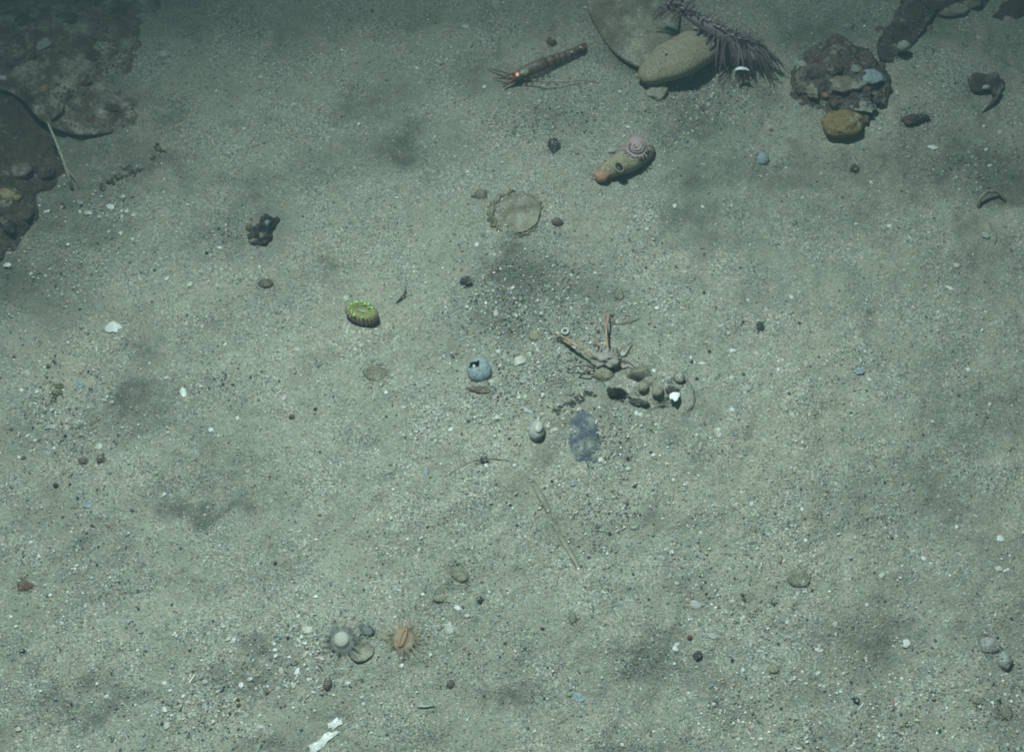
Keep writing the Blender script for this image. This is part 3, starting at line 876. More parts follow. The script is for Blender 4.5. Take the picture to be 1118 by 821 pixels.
# ------------------------------------------------------------------ yellow shell with black hole, pink anemone on it
t = empty('snail_shell', G(684, 182), 'sandy yellow elongated shell with a black hole and an orange blunt tip', 'shell')
pts = [(655, 191, .005), (660, 188, .007), (666, 185, .009), (673, 182, .010), (681, 178.5, .0105), (690, 175, .010), (699, 171, .008), (707, 167, .006), (713, 163, .004)]
rad = [.0066, .0080, .0105, .0125, .0138, .0136, .0118, .0085, .004]
MB().tube([G(*p) for p in pts], rad, 36).rough(.0016, 70, 3).build('shell_body', M['whelk'], t)
MB().ball(G(657, 192, .007), (.0085, .0088, .0062), R(30), 0, .08, 2, 4, 3).build('orange_tip', M['orangeend'], t)
hp = G(676, 182.5, .0222)
ho = MB().ball(hp, (.0042, .0064, .0018), R(20), 0, .05, 2, 3, 3).build('hole', M['hole'], t)
pr = []
for k in range(17):
    a = 2 * math.pi * k / 16
    x, y = math.cos(a) * .0047, math.sin(a) * .0070
    ca, sa = math.cos(R(20)), math.sin(R(20))
    pr.append(hp + Vector((x * ca - y * sa, x * sa + y * ca, -.0004)))
MB().tube(pr, .0009, 6, cap=False).build('hole_rim', M['tanpeb'], ho)
MB().tube([G(660, 190, .008), G(651, 190, .009), G(644, 192, .006)], [.0016, .0013, .0005], 6).build('siphon', M['brownshell'], t)
MB().ball(G(668, 165, .013), (.005, .004, .003), 0, 0, .2, 2, 3, 3).build('pale_crust', M['greyshell'], t)

def anemone(name, px, py, r, nt, mt, md, label, lift, mouth=None, tl=1.0, tw=.0011, discr=.45, rings=1, droop=.004, jitter=.3):
    P = G(px, py)
    t = empty(name, P, label, 'anemone')
    top = G(px, py, lift)
    s = S(px, py)
    MB().tube([P + Vector((0, 0, -.004)), P.lerp(top, .5), top], [r * s * discr * .9, r * s * discr * .8, r * s * discr * 1.05], 22).build('column', md, t)
    MB().ball(top, (r * s * discr, r * s * discr, .0020), rnd.uniform(0, 3), 0, .09, 1.6, 4, int(px)).build('oral_disc', md, t)
    for j in range(rings):
        for k in range(nt):
            a = 2 * math.pi * (k + 0.5 * j) / nt + rnd.uniform(-jitter, jitter)
            L = r * s * tl * rnd.uniform(.62, 1.15)
            d = Vector((math.cos(a), math.sin(a), 0))
            b = top + d * r * s * discr * .85
            e = top + d * L; e.z = top.z - droop + rnd.uniform(-.001, .003)
            e.z = max(e.z, H(e.x, e.y) + .001)
            m = b.lerp(e, .5) + Vector((rnd.gauss(0, .0011), rnd.gauss(0, .0011), .002 + .0015 * j))
            MB().tube([b, m, e], [tw, tw * .85, tw * .35], 6).build('tentacle', mt, t)
    return t, top

t, top = anemone('anemone', 695, 162, 17, 30, M['pinkanem'], M['pinkanem'], 'pink ringed anemone growing on top of the yellow shell', .023, tl=.95, discr=.68, tw=.0009, droop=.004)
pr = [top + Vector((math.cos(a) * .0088, math.sin(a) * .0088, .0022)) for a in np.linspace(0, 2 * math.pi, 25)]
MB().tube(pr, .0014, 6, cap=False).build('inner_ring', M['purple'], t)
pr = [top + Vector((math.cos(a) * .0048, math.sin(a) * .0048, .0026)) for a in np.linspace(0, 2 * math.pi, 19)]
MB().tube(pr, .0011, 6, cap=False).build('mouth_ring', M['paledisc'], t)
MB().ball(top + Vector((-.001, .0, .0026)), (.0024, .002, .0010), 0, 0, .1, 2, 2, 4).build('mouth', M['orangeend'], t)
# fine raised tentacle tips above it
for k in range(7):
    a = R(50 + 14 * k)
    b = top + Vector((math.cos(a) * .010, math.sin(a) * .010, 0)); e = top + Vector((math.cos(a) * .026, math.sin(a) * .026, .006))
    MB().tube([b, b.lerp(e, .5) + Vector((0, 0, .003)), e], [.0008, .0006, .0003], 5).build('tentacle', M['pinkpale'], t)

pebble('pebble', 605, 160, 6.5, 9.5, 5, M['darkpeb'], 'black pointed pebble left of the yellow shell', rot=8, seed=12, amp=.2)

# ------------------------------------------------------------------ half-buried ring-shaped shell
t = empty('scallop_shell', G(564, 232), 'round half-buried brown shell with a dark curved rim, below the black pointed pebble', 'shell')
c = G(566, 234)
mb = MB()
n = 48
V, Fc = [], []
for i in range(10):
    r = i / 9
    for k in range(n):
        a = 2 * math.pi * k / n
        rr = r * .0250 * (1 + .03 * math.sin(3 * a) + .02 * math.sin(7 * a))
        z = .0047 + .0016 * math.cos(r * 2.8) + (.0012 if i == 9 else 0)
        V.append((c.x + math.cos(a) * rr, c.y + math.sin(a) * rr * 1.05, c.z + z - .001 + (.0005 * math.cos(24 * a) * r)))
for i in range(9):
    for k in range(n):
        Fc.append([i * n + k, i * n + (k + 1) % n, (i + 1) * n + (k + 1) % n, (i + 1) * n + k])
mb.add(V, Fc).rough(.0007, 90, 3); SMALL.append((mb.v[0], mb.f, c, .025))
mb.build('shell_disc', M['olive_rock'], t)
for a0, a1, r0, w in ((95, 232, .0305, .0030), (10, 86, .0275, .0024), (255, 330, .026, .0018), (150, 215, .034, .0022)):
    pr = []
    for k in range(15):
        a = R(a0 + (a1 - a0) * k / 14)
        rr = r0 * (1 + .05 * math.sin(k * 2.1))
        x, y = c.x + math.cos(a) * rr, c.y + math.sin(a) * rr * 1.1
        pr.append(Vector((x, y, H(x, y) + .0 + .001 * math.sin(math.pi * k / 14))))
    MB().tube(pr, [w * (0.3 + .7 * math.sin(math.pi * k / 14)) for k in range(15)], 8).rough(.0009, 160, 3).build('rim', M['brownshell'], t)

# ------------------------------------------------------------------ small green-topped urchin
def urchin():
    px, py = 396, 346
    P = G(px, py)
    t = empty('sea_urchin', P, 'small oval green-topped urchin with pinkish ribbed flank alone on the sand', 'urchin')
    s = S(px, py)
    n, m = 96, 18
    V, A = [], []
    rot, til = R(-20), 0
    c = P + Vector((0, 0, .004))
    a_, b_, h_ = 18.5 * s, 12.0 * s, .0115
    prof = [(0.70, -.5), (.86, -.25), (.97, .05), (1.0, .35), (.985, .6), (.94, .8), (.86, .94), (.76, 1.0), (.64, .97), (.5, .86), (.36, .74), (.22, .68), (.08, .66), (0.0, .66)]
    for r, z in prof:
        for k in range(n):
            a = 2 * math.pi * k / n
            rib = .5 + .5 * math.cos(24 * a)
            q = r * (1 + .045 * rib * (1 if z < .95 else .3))
            x, y = math.cos(a) * a_ * q, math.sin(a) * b_ * q
            ca, sa = math.cos(rot), math.sin(rot)
            V.append((c.x + x * ca - y * sa, c.y + x * sa + y * ca, c.z + z * h_))
            A.append(rib if z < .97 else .3)
    Fc = []
    for i in range(6):
        for k in range(n):
            Fc.append([i * n + k, i * n + (k + 1) % n, (i + 1) * n + (k + 1) % n, (i + 1) * n + k])
    MB().add(V[:7 * n], Fc, np.array(A[:7 * n])).rough(.0006, 170, 2).build('ribbed_flank', M['urchinrib'], t, ribname='rib')
    F2 = []
    for i in range(len(prof) - 7):
        for k in range(n):
            F2.append([i * n + k, i * n + (k + 1) % n, (i + 1) * n + (k + 1) % n, (i + 1) * n + k])
    MB().add(V[6 * n:], F2).rough(.0009, 170, 2).build('green_crown', M['urchingreen'], t)
    for k in range(20):
        if k in (17, 18, 19, 0):
            continue
        a = 2 * math.pi * k / 20
        x, y = math.cos(a) * a_ * .72, math.sin(a) * b_ * .72
        p = Vector((c.x + x * math.cos(rot) - y * math.sin(rot), c.y + x * math.sin(rot) + y * math.cos(rot), c.z + h_ * 1.0))
        q_ = rnd.uniform(.6, 1.45)
        MB().ball(p + Vector((rnd.gauss(0, .0007), rnd.gauss(0, .0007), 0)), (.0016 * q_, .0010 * q_, .0009), a + rnd.gauss(0, .3), 0, .35, 2, 2, k).build('bright_spine', M['urchinbright'], t)
    MB().ball((c.x, c.y, c.z + h_ * .72), (a_ * .30, b_ * .18, .0010), rot, 0, .2, 2, 3, 6).build('centre_plate', M['crab'], t)
urchin()

# ------------------------------------------------------------------ round blue-grey shell with a square hole
px, py = 523, 405
P = G(px, py); s = S(px, py)
t = empty('round_shell', P, 'round blue-grey empty shell with a dark notch-shaped hole, centre of the seabed', 'shell')
bm = bmesh.new(); bmesh.ops.create_uvsphere(bm, u_segments=48, v_segments=26, radius=1)
cc = P + Vector((0, 0, .002)); r0 = 13.5 * s
dele = []
bm.faces.ensure_lookup_table()
for f in bm.faces:
    q = f.calc_center_median()
    if q.z > .1 and -.80 < q.x < .05 and -.12 < q.y < .42:
        dele.append(f)
bmesh.ops.delete(bm, geom=dele, context='FACES')
bm.verts.ensure_lookup_table()
vv = np.array([v.co[:] for v in bm.verts]); bm.verts.index_update()
ff = [[v.index for v in f.verts] for f in bm.faces]; bm.free()
vv = vv * (1 + .03 * fbm(vv * 2.2, 4, 3))[:, None] * np.array([r0, r0 * 1.12, r0 * .72]) + np.array(cc)
sh = MB().add(vv, ff).build('shell_wall', M['blueshell'], t)
mo = sh.modifiers.new('thickness', 'SOLIDIFY'); mo.thickness = .0011; mo.offset = -1
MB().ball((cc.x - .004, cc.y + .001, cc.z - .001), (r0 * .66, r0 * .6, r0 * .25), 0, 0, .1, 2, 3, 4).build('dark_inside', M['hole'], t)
MB().ball((cc.x - .0052, cc.y + .0016, cc.z + .0054), (.0016, .0022, .0012), 0, 0, .2, 2, 2, 4).build('white_grain', M['white'], t)
pebble('stone_fragment', 524, 426, 12, 4, 2.5, M['brownpeb'], 'flat brown stone fragment just below the round blue shell', 'stone', rot=-8, seed=8, sink=.35)
chip('shell_fragment', 567, 394, 13, 11, M['cream'], 'cream wedge of shell right of the round blue shell', rot=20)
P = G(617, 363)
settag(MB().tube([P + Vector((math.cos(a) * .0034, math.sin(a) * .0036, .003)) for a in np.linspace(0, 2 * math.pi, 17)], .0010, 6, cap=False).build('shell_ring', M['white'], None, P),
       'tiny white ring of shell above the orange leg of the camouflaged lobster', 'shell fragment')

# ------------------------------------------------------------------ camouflaged squat lobster and the stones round it
mb, P = slab([(664, 404), (682, 399), (704, 401), (728, 405), (746, 413), (755, 430), (747, 447), (722, 450), (700, 441), (684, 434), (668, 424)], .0042, 61, 120, 30, 1.10, .0036, 90, .05, 1.2, dust=16000, drape=True)
settag(mb.build('silty_stone', M['siltstone'], None, P), 'lumpy silt-covered stone that carries the small pebbles right of the squat lobster', 'stone')
t = empty('squat_lobster', G(662, 395), 'camouflaged pinkish squat lobster with two thin orange claw arms among pebbles', 'squat lobster')
MB().ball(G(662, 392, .010), (.0150, .0105, .0070), R(-8), 0, .35, 2.8, 4, 6).build('carapace', M['crab'], t)
MB().ball(G(650, 388, .012), (.006, .006, .004), 0, 0, .25, 2.4, 3, 9).build('carapace_lobe', M['crab'], t)
for k in range(7):
    p = G(652 + k * 4.2, 384 - (k % 3), .017)
    MB().tube([p, p + Vector((rnd.uniform(-.001, .001), .004, .003))], [.0011, .0003], 5).build('spine', M['pinkpale'], t)
arm = MB().tube([G(652, 396, .010), G(645, 389, .013), G(637, 382, .014)], [.0012, .0015, .0012], 8).build('claw_arm', M['crableg'], t)
MB().tube([G(638, 383, .014), G(628, 376, .014), G(617, 369, .011), G(606, 364, .007)], [.0011, .0017, .0013, .0004], 8, sq=.6).rough(.0005, 300, 2).build('pincer', M['crableg'], arm)
MB().tube([G(632, 378, .012), G(622, 376, .010), G(612, 370, .005)], [.0011, .0010, .0004], 6).build('pincer_finger', M['crableg'], arm)
arm = MB().tube([G(664, 386, .012), G(663, 378, .016), G(662, 368, .018)], [.0014, .0016, .0012], 8).build('claw_arm', M['crableg'], t)
MB().tube([G(662, 369, .018), G(662, 358, .016), G(660, 348, .012), G(659, 340, .008)], [.0009, .0013, .0010, .0003], 7, sq=.7).rough(.0004, 300, 4).build('pincer', M['crableg'], arm)
MB().tube([G(662, 358, .016), G(664, 348, .013), G(664, 338, .008)], [.0010, .0011, .0004], 6).build('pincer_finger', M['crableg'], arm)
for L in ([(650, 403, .008), (640, 399, .014), (628, 400, .010), (618, 406, .002)], [(652, 405, .008), (640, 405, .012), (632, 412, .001)], [(674, 396, .010), (680, 394, .014), (688, 397, .010), (694, 402, .002)],
          [(656, 380, .012), (652, 375, .014), (650, 368, .006)], [(672, 384, .012), (680, 379, .014), (690, 374, .004)]):
    MB().tube([G(*a) for a in L], [.0011, .0010, .0008, .0004][:len(L)], 6).build('leg', M['darkleg'] if L[0][1] > 390 else M['crableg'], t)
o = pebble('pebble', 659, 408, 10, 10, 9, M['tanpeb'], 'tan rounded pebble directly below the squat lobster', seed=8, amp=.25)
pebble('pebble', 698, 409, 13, 6.5, 8, M['olive_rock'], 'grey-brown flat cobble right of the squat lobster', rot=-8, seed=5, amp=.3)
pebble('pebble', 717, 431, 7, 6, 6, M['tanpeb'], 'rounded tan pebble left of the white wedge', seed=6, sink=-.15, amp=.22)
pebble('pebble', 701, 425, 6, 5, 5, M['tanpeb'], 'small tan pebble above the dark sloping stone', seed=9, sink=-.15, amp=.22)
chip('shell_fragment', 735, 437, 13, 12, M['brightwhite'], 'white wedge of shell at the right end of the pebble mound', rot=15, lift=9, curl=.7)
pebble('pebble', 732, 430, 8, 5, 5, M['siltdark'], 'dark silty pebble just behind the white wedge', seed=16, sink=-.15, amp=.22)
pebble('pebble', 741, 414, 6, 6, 4, M['siltstone'], 'silt-covered round pebble above the white wedge', seed=19, sink=-.15, amp=.22)
mb, P = slab([(664, 428), (670, 424), (682, 427), (695, 432), (706, 438), (704, 443), (692, 442), (680, 438), (668, 434)], 0.0050, 71, 90, 20, .95, .004, 190, .3, 1.8, dust=500, drape=True)  # dark crevice in the mound, its shade built as a black lump
settag(mb.build('dark_hollow_fill', M['black'], None, P), 'black ragged stone sloping under the small pebbles of the mound', 'stone')
clump('debris_clump', [(612, 447, 8, 4), (622, 441, 9, 5), (634, 436, 9, 5), (645, 430, 8, 5), (628, 450, 7, 3)], 'siltdark', 'ragged olive brown debris left of the black stone', 'weed debris', seed=61)
clump('debris_clump', [(668, 495, 3, 3), (662, 500, 3, 2)], 'black', 'pair of tiny black lumps at the tip of the slate', 'stone', seed=66)
mb, P = slab([(624, 452), (634, 447), (646, 455), (652, 466), (657, 480), (663, 493), (651, 504), (634, 503), (624, 492), (622, 474)], 0.0024, 41, 110, 24, 1.04, .0012, 90, .15, 1.6, dust=3500, drape=True)
settag(mb.build('slate_stone', M['bluestone'], None, P), 'blue-grey flat slate half buried below the pebble mound', 'stone')
t = empty('oval_shell', G(585, 471), 'pale oval shell standing on edge left of the blue-grey slate', 'shell')
MB().ball(G(586, 470, .005), (.0085, .0115, .0075), R(-10), 0, .04, 2, 4, 3).build('shell_valve', M['greyshell'], t)
MB().ball(G(588, 466, .012), (.0045, .0068, .0022), R(-10), 0, .04, 2, 3, 3).build('pale_patch', M['cream'], t)
pebble('pebble', 529, 503, 5, 3.5, 3.5, M['darkpeb'], 'small black pebble left of the oval shell', seed=3)
pebble('pebble', 611, 371, 4, 3, 3, M['darkpeb'], 'tiny black pebble at the tip of the orange claw', seed=5)
pebble('pebble', 584, 367, 8, 6, 4, M['tanpeb'], 'buried tan pebble left of the white shell ring', seed=6, sink=.45)
pebble('pebble', 676, 322, 5, 7, 4, M['greenpeb'], 'olive oval pebble above the orange claw arms', seed=8)

# ------------------------------------------------------------------ blades and twigs
bl = [(583, 528), (592, 544), (600, 560), (609, 580), (618, 596), (627, 611), (634, 624), (642, 640)]
pts = [G(a, b, -.0004 + .0010 * math.sin(i * 1.7)) for i, (a, b) in enumerate(bl)]
settag(MB().tube(pts, [.0030, .0038, .0030, .0036, .0028, .0030, .0022, .0008], 8, sq=.4).build('grass_blade', M['blade'], None, pts[0]), 'long flattened olive blade of dead seagrass half buried in the sand', 'seagrass blade')
tw = [(490, 518), (505, 508), (520, 502), (536, 500), (556, 503)]
pts = [G(a, b, .0002) for a, b in tw]
settag(MB().tube(pts, [.0007, .0011, .0012, .0010, .0006], 6).build('twig', M['blade'], None, pts[0]), 'thin brown twig lying by the small black pebble', 'twig')
pts = [G(700, 347, .0), G(688, 352, .001), G(676, 354, .001), G(664, 352, .0)]
settag(MB().tube(pts, [.0005, .0008, .0008, .0005], 6).build('twig', M['blade'], None, pts[0]), 'short green filament near the upright orange claw', 'twig')
pts = [G(433, 331, .0), G(441, 322, .004), G(443, 312, .006)]
settag(MB().tube(pts, [.0012, .001, .0005], 6).build('twig', M['darkleg'], None, pts[0]), 'short dark twig standing right of the green urchin', 'twig')
clump('algae_scrap', [(62, 428, 6, 9), (65, 420, 5, 5), (58, 437, 4, 4)], 'algae', 'olive scrap of algae on the sand near the left edge', 'algae', seed=71)
clump('algae_scrap', [(90, 466, 10, 4), (100, 462, 7, 3)], 'greenpeb', 'faint tan-green scrap of weed below the olive algae', 'algae', seed=75)

# ------------------------------------------------------------------ anemones at the bottom
t, top = anemone('anemone', 373, 698, 26, 34, M['ghost'], M['ghost'], 'grey translucent anemone with a pale round disc, left of the orange one', .0055, tl=.92, discr=.56, tw=.0010, rings=2, droop=.004)
MB().ball(top + Vector((0, 0, .0016)), (.0072, .0078, .0020), 0, 0, .03, 2, 4, 3).build('pale_centre', M['paledisc'], t)
mb, P = slab([(384, 700), (392, 690), (400, 688), (408, 700), (408, 714), (398, 722), (388, 722), (380, 714)], .003, 53, 60, 14, .9, .0012, 120, .5, 1.8)
settag(mb.build('stone', M['olive_rock'], None, P), 'flat brown stone touching the grey anemone on its right', 'stone')
pebble('stone', 400, 688, 10, 6, 4, M['slate'], 'blue-grey stone just above the brown one beside the grey anemone', 'stone', rot=-30, seed=14)
t, top = anemone('anemone', 440, 697, 23, 32, M['orananem'], M['oranskin'], 'orange cream anemone with a slit mouth and faint spread tentacles', .0028, tl=.98, discr=.58, tw=.0013, rings=2, droop=.0015)
ml = [top + Vector((math.cos(a) * .0024 * 1.0 + math.sin(a) * .0075 * .35, math.sin(a) * .0085, .0026)) for a in np.linspace(0, 2 * math.pi, 25)]
MB().tube(ml, .0012, 6, cap=False).build('mouth_lip', M['lip'], t)
MB().ball(top + Vector((0, 0, .0022)), (.0020, .0072, .0010), R(-18), 0, .05, 2, 3, 3).build('mouth', M['oranskin'], t)

pebble('pebble', 501, 628, 12, 7, 5, M['greenpeb'], 'olive brown oval pebble above the orange anemone', rot=-35, seed=3, sink=.4)
chip('shell_fragment', 491, 686, 12, 16, M['greyshell'], 'blue-white crumbling shell piece right of the orange anemone', rot=15)
pebble('pebble', 358, 747, 4.5, 6.5, 5, M['brownpeb'], 'small dark brown pebble below the grey anemone', seed=4)
settag(MB().tube([G(456, 771, .002), G(465, 771, .0028), G(474, 770, .002)], [.0009, .0011, .0008], 7).build('spine_fragment', M['cream'], None, G(465, 771)),
       'thin straight white spine lying at the bottom centre', 'spine')
chip('shell_fragment', 366, 790, 18, 11, M['white'], 'upper piece of the white broken shell at the bottom edge', rot=35, outline=[1, .6, 1.1, .8, .7, 1.2, .9])
chip('shell_fragment', 354, 808, 34, 11, M['white'], 'long white broken shell piece at the bottom edge', rot=38, outline=[1, .7, .9, 1.1, .6, .8, 1.2])
chip('shell_fragment', 344, 816, 14, 12, M['white'], 'lowest white shell bit cut by the bottom edge', rot=10)
pebble('pebble', 872, 631, 12, 10, 3.5, M['greenpeb'], 'smooth round olive pebble, lower right', seed=5, sink=.42)
pebble('pebble', 290, 310, 8.5, 5.5, 4, M['brownpeb'], 'tan brown pebble below the black craggy stone', seed=6, rot=-5)
pebble('pebble', 272, 249, 4, 4, 4, M['brownpeb'], 'little brown pebble left of the black craggy stone', seed=7)
pebble('pebble', 509, 308, 6, 5, 5, M['darkpeb'], 'dark grey lumpy pebble above the round blue shell', seed=8, amp=.25)
pebble('pebble', 26, 640, 8, 5, 4, M['redpeb'], 'reddish triangular pebble at the lower left edge', seed=9, amp=.25)
pebble('pebble', 25, 711, 3.5, 3, 3, M['darkpeb'], 'tiny dark pebble below the reddish triangular one', seed=10)
pebble('pebble', 110, 501, 4.5, 4.5, 4, M['brownpeb'], 'round brown pebble left of the middle, right one of a pair', seed=11)
pebble('pebble', 91, 504, 5, 4, 4, M['brownpeb'], 'reddish brown pebble, left one of a pair', seed=12)
pebble('pebble', 61, 530, 3, 2.5, 2.5, M['darkpeb'], 'tiny dark pebble below the brown pair', seed=13)
pebble('pebble', 935, 765, 3.5, 3.5, 3.5, M['darkpeb'], 'round dark pebble near the bottom right', seed=14)
pebble('pebble', 762, 716, 5, 4.5, 4, M['darkpeb'], 'black lumpy pebble, lower right of centre', seed=15, amp=.25)
pebble('pebble', 625, 675, 4.5, 6, 4, M['greenpeb'], 'grey triangular pebble, lower centre', seed=16, amp=.2)
pebble('pebble', 753, 696, 3, 2.5, 3, M['redpeb'], 'tiny reddish pebble above the black lumpy one', seed=17)
pebble('pebble', 932, 776, 3, 3, 3, M['greypeb'], 'pale pebble beneath the round dark one, bottom right', seed=18)
pebble('pebble', 525, 213, 7, 6, 5, M['olive_rock'], 'grey silty pebble at the upper left of the buried round shell', seed=19)
pebble('pebble', 608, 243, 6, 4, 4, M['brownpeb'], 'tiny brown pebble right of the buried round shell', seed=20)
pebble('pebble', 933, 185, 5, 4, 4, M['darkpeb'], 'dark pebble below the ochre sponge', seed=21)
pebble('pebble', 480, 653, 7, 4, 3, M['tanpeb'], 'dull tan pebble below the olive oval one', seed=22)
pebble('pebble', 492, 747, 4, 3.5, 3, M['brownpeb'], 'brown pebble below the orange anemone', seed=23)
pebble('pebble', 524, 655, 3.5, 4, 3, M['darkpeb'], 'dark pebble right of the dull tan one', seed=24)
pebble('pebble', 830, 357 + 0, 4, 6, 4, M['darkpeb'], 'dark upright pebble on the right of the open sand', seed=25)
pebble('pebble', 410, 408, 14, 8, 4, M['olive_rock'], 'silty brown buried stone left of the round blue shell', 'stone', seed=26, sink=.42)
pebble('pebble', 1013, 32, 6, 4, 3, M['olive_rock'], 'grey lump on the sand right of the dark ledge', seed=27)
pebble('pebble', 960, 32, 4, 3, 3, M['brownpeb'], 'small brown pebble left of the dark ledge', seed=28)
pebble('pebble', 926, 30, 5, 4, 4, M['greypeb'], 'pale pinkish pebble above the maroon rock', seed=29)
pebble('pebble', 1097, 722, 8, 8, 7, M['greypeb'], 'white round pebble at the lower right edge', seed=30)
pebble('pebble', 1079, 705, 10, 8, 6, M['greypeb'], 'pale grey pebble up and left of the white round one', seed=31, sink=.4)
pebble('pebble', 832, 174, 7, 7, 5, M['blueshell'], 'pale blue-white lump below the feather star', seed=32)
pebble('pebble', 178, 60, 7, 5, 3, M['greyshell'], 'faint grey pebble right of the silty ledge', seed=33)
pebble('pebble', 1066, 764, 5, 4, 3, M['tanpeb'], 'cream tan pebble near the bottom right corner', seed=34)
pebble('pebble', 845, 731, 6, 4, 3, M['tanpeb'], 'peach pebble lower right of the black lumpy one', seed=35)
pebble('pebble', 1098, 777, 7, 9, 4, M['olive_rock'], 'dull brown triangular stone at the bottom right', seed=36, amp=.2)

for px, py, lx, ly, m, lab, rot in [
        (124, 358, 17, 15, 'white', 'bright white broken shell near the left, largest of the white chips', 20),
        (200, 428, 7, 12, 'white', 'white drop-shaped shell chip below the broken one', 10),
        (207, 311, 9, 6, 'cream', 'pale flat chip above the broken white shell', 25),
        (96, 233, 10, 6, 'cream', 'pale chip at the foot of the worm tube', 0), (121, 226, 7, 10, 'white', 'white upright chip right of the worm tube', 80),
        (108, 488, 10, 6, 'cream', 'cream chip above the round brown pebble', 30), (96, 551, 11, 8, 'blueshell', 'blue-white curled chip low on the left', 0),
        (56, 466, 14, 5, 'greyshell', 'lilac-grey sliver of shell at the left', 15), (88, 421, 8, 8, 'blueshell', 'small bluish chip right of the olive algae', 0),
        (1018, 162, 11, 6, 'white', 'white oval shell below the dark flat pebble', -5), (1092, 588, 8, 8, 'white', 'bright white chip alone at the right edge', 20),
        (990, 702, 12, 9, 'white', 'glinting white shell in the dark hollow, lower right', 40), (892, 709, 6, 4, 'white', 'white chip left of the glinting shell', 10),
        (760, 660, 16, 8, 'greyshell', 'pale bird-shaped chip, lower right of centre', -10), (737, 708, 7, 5, 'white', 'white chip left of the black lumpy pebble', -50),
        (632, 762, 14, 10, 'blueshell', 'blue-white chip near the bottom centre', -30), (963, 628, 9, 5, 'cream', 'cream chip right of the smooth olive pebble', 40),
        (938, 406, 12, 8, 'blueshell', 'pale crumbled shell on the right of the sand', 0), (800, 383, 8, 4, 'white', 'white sliver above the pale crumb on the right', 0),
        (816, 424, 10, 6, 'greyshell', 'grey-white chip right of the pebble mound', 10), (1037, 315, 9, 4, 'white', 'thin white sliver at the right', -30),
        (1076, 257, 8, 8, 'greyshell', 'pale chip beside the short brown worm tube', 0), (500, 664, 8, 5, 'white', 'white chip above the crumbling shell', -20),
        (510, 672, 8, 4, 'cream', 'cream sliver right of the white chip above the crumbling shell', 0), (336, 688, 12, 9, 'cream', 'cream lump of shell left of the grey anemone', 0),
        (324, 733, 9, 5, 'white', 'curved white chip lower left of the grey anemone', 60), (441, 290 + 155, 7, 4, 'cream', 'thin pale chip left of centre', 20),
        (182, 775 + 17, 8, 8, 'cream', 'pale chip near the bottom left', 0), (180, 775, 7, 5, 'white', 'white chip above the pale one at bottom left', 20),
        (575, 448, 14, 5, 'greyshell', 'pale sliver above the oval shell', -30), (310, 435, 7, 5, 'pinkpale', 'tiny pink chip left of the middle', 40),
        (945, 82 + 20, 0, 0, None, None, 0),
        (464, 517, 8, 6, 'blueshell', 'pale bluish chip left of the brown twig', 0), (778, 636 + 58, 12, 7, 'greyshell', 'cluster chip above the black lumpy pebble', 0),
        (8, 290, 8, 6, 'white', 'white chip under the left rock', 0), (979, 102, 4, 7, 'cream', 'small pale chip at the right foot of the maroon rock', 0),
        (1091, 145, 8, 6, 'cream', 'pale chip right of the flat dark pebble', 40), (508, 30, 10, 5, 'cream', 'pale chip near the top edge', -10),
        (625, 528, 7, 6, 'blueshell', 'small blue-white chip right of the seagrass blade top', 20), (20, 796, 8, 5, 'cream', 'pale chip at the bottom left corner', 0)]:
    if m:
        chip('shell_fragment', px, py, lx, ly, M[m], lab, rot)

# ------------------------------------------------------------------ alike specks one can still count
def copies(base, n, group, smin, smax, region):
    used = 0
    for i in range(n):
        px, py = region()
        P = G(px, py)
        o = base if i == 0 else base.copy()
        if i:
            C.objects.link(o)
        o.location = P
        q = rnd.uniform(smin, smax)
        o.scale = (q, q * rnd.uniform(.7, 1.2), q)
        o.rotation_euler = (rnd.uniform(-.25, .25), rnd.uniform(-.25, .25), rnd.uniform(0, 6.28))
        o['group'] = group

CL = [(570, 420, 60, 60), (60, 440, 60, 60), (820, 700, 110, 80), (120, 235, 60, 20), (210, 770, 80, 50), (330, 720, 60, 40), (790, 400, 50, 40), (690, 520, 60, 60)]
def anywhere():
    if rnd.random() < .5:
        a, b, rx, ry = CL[rnd.randrange(len(CL))]
        q = (a + rnd.gauss(0, .6) * rx, b + rnd.gauss(0, .6) * ry)
        if 4 < q[0] < 1114 and 4 < q[1] < 817:
            return q
    return rnd.uniform(4, 1114), rnd.uniform(4, 817)
b = pebble('dark_granule', 300, 400, 3, 2.8, 2.6, M['darkpeb'], 'black granule a few millimetres wide lying loose on the sand', 'granule', sub=2, amp=.3)
copies(b, 45, 'black granules scattered over the sand', .3, .8, anywhere)
b = pebble('brown_granule', 300, 400, 3, 2.8, 2.6, M['brownpeb'], 'dull brown granule a few millimetres wide lying loose on the sand', 'granule', sub=2, amp=.3)
copies(b, 18, 'brown granules scattered over the sand', .4, .95, anywhere)
b = chip('shell_speck', 300, 400, 7, 4.5, M['white'], 'tiny white shell speck lying loose on the sand', 0, 3, 'shell fragment')
copies(b, 120, 'tiny white shell specks on the sand', .4, .95, anywhere)
b = chip('shell_speck', 300, 400, 8, 5, M['cream'], 'tiny dull cream shell speck lying loose on the sand', 0, 5, 'shell fragment')
copies(b, 120, 'tiny cream shell specks on the sand', .4, 1.0, anywhere)

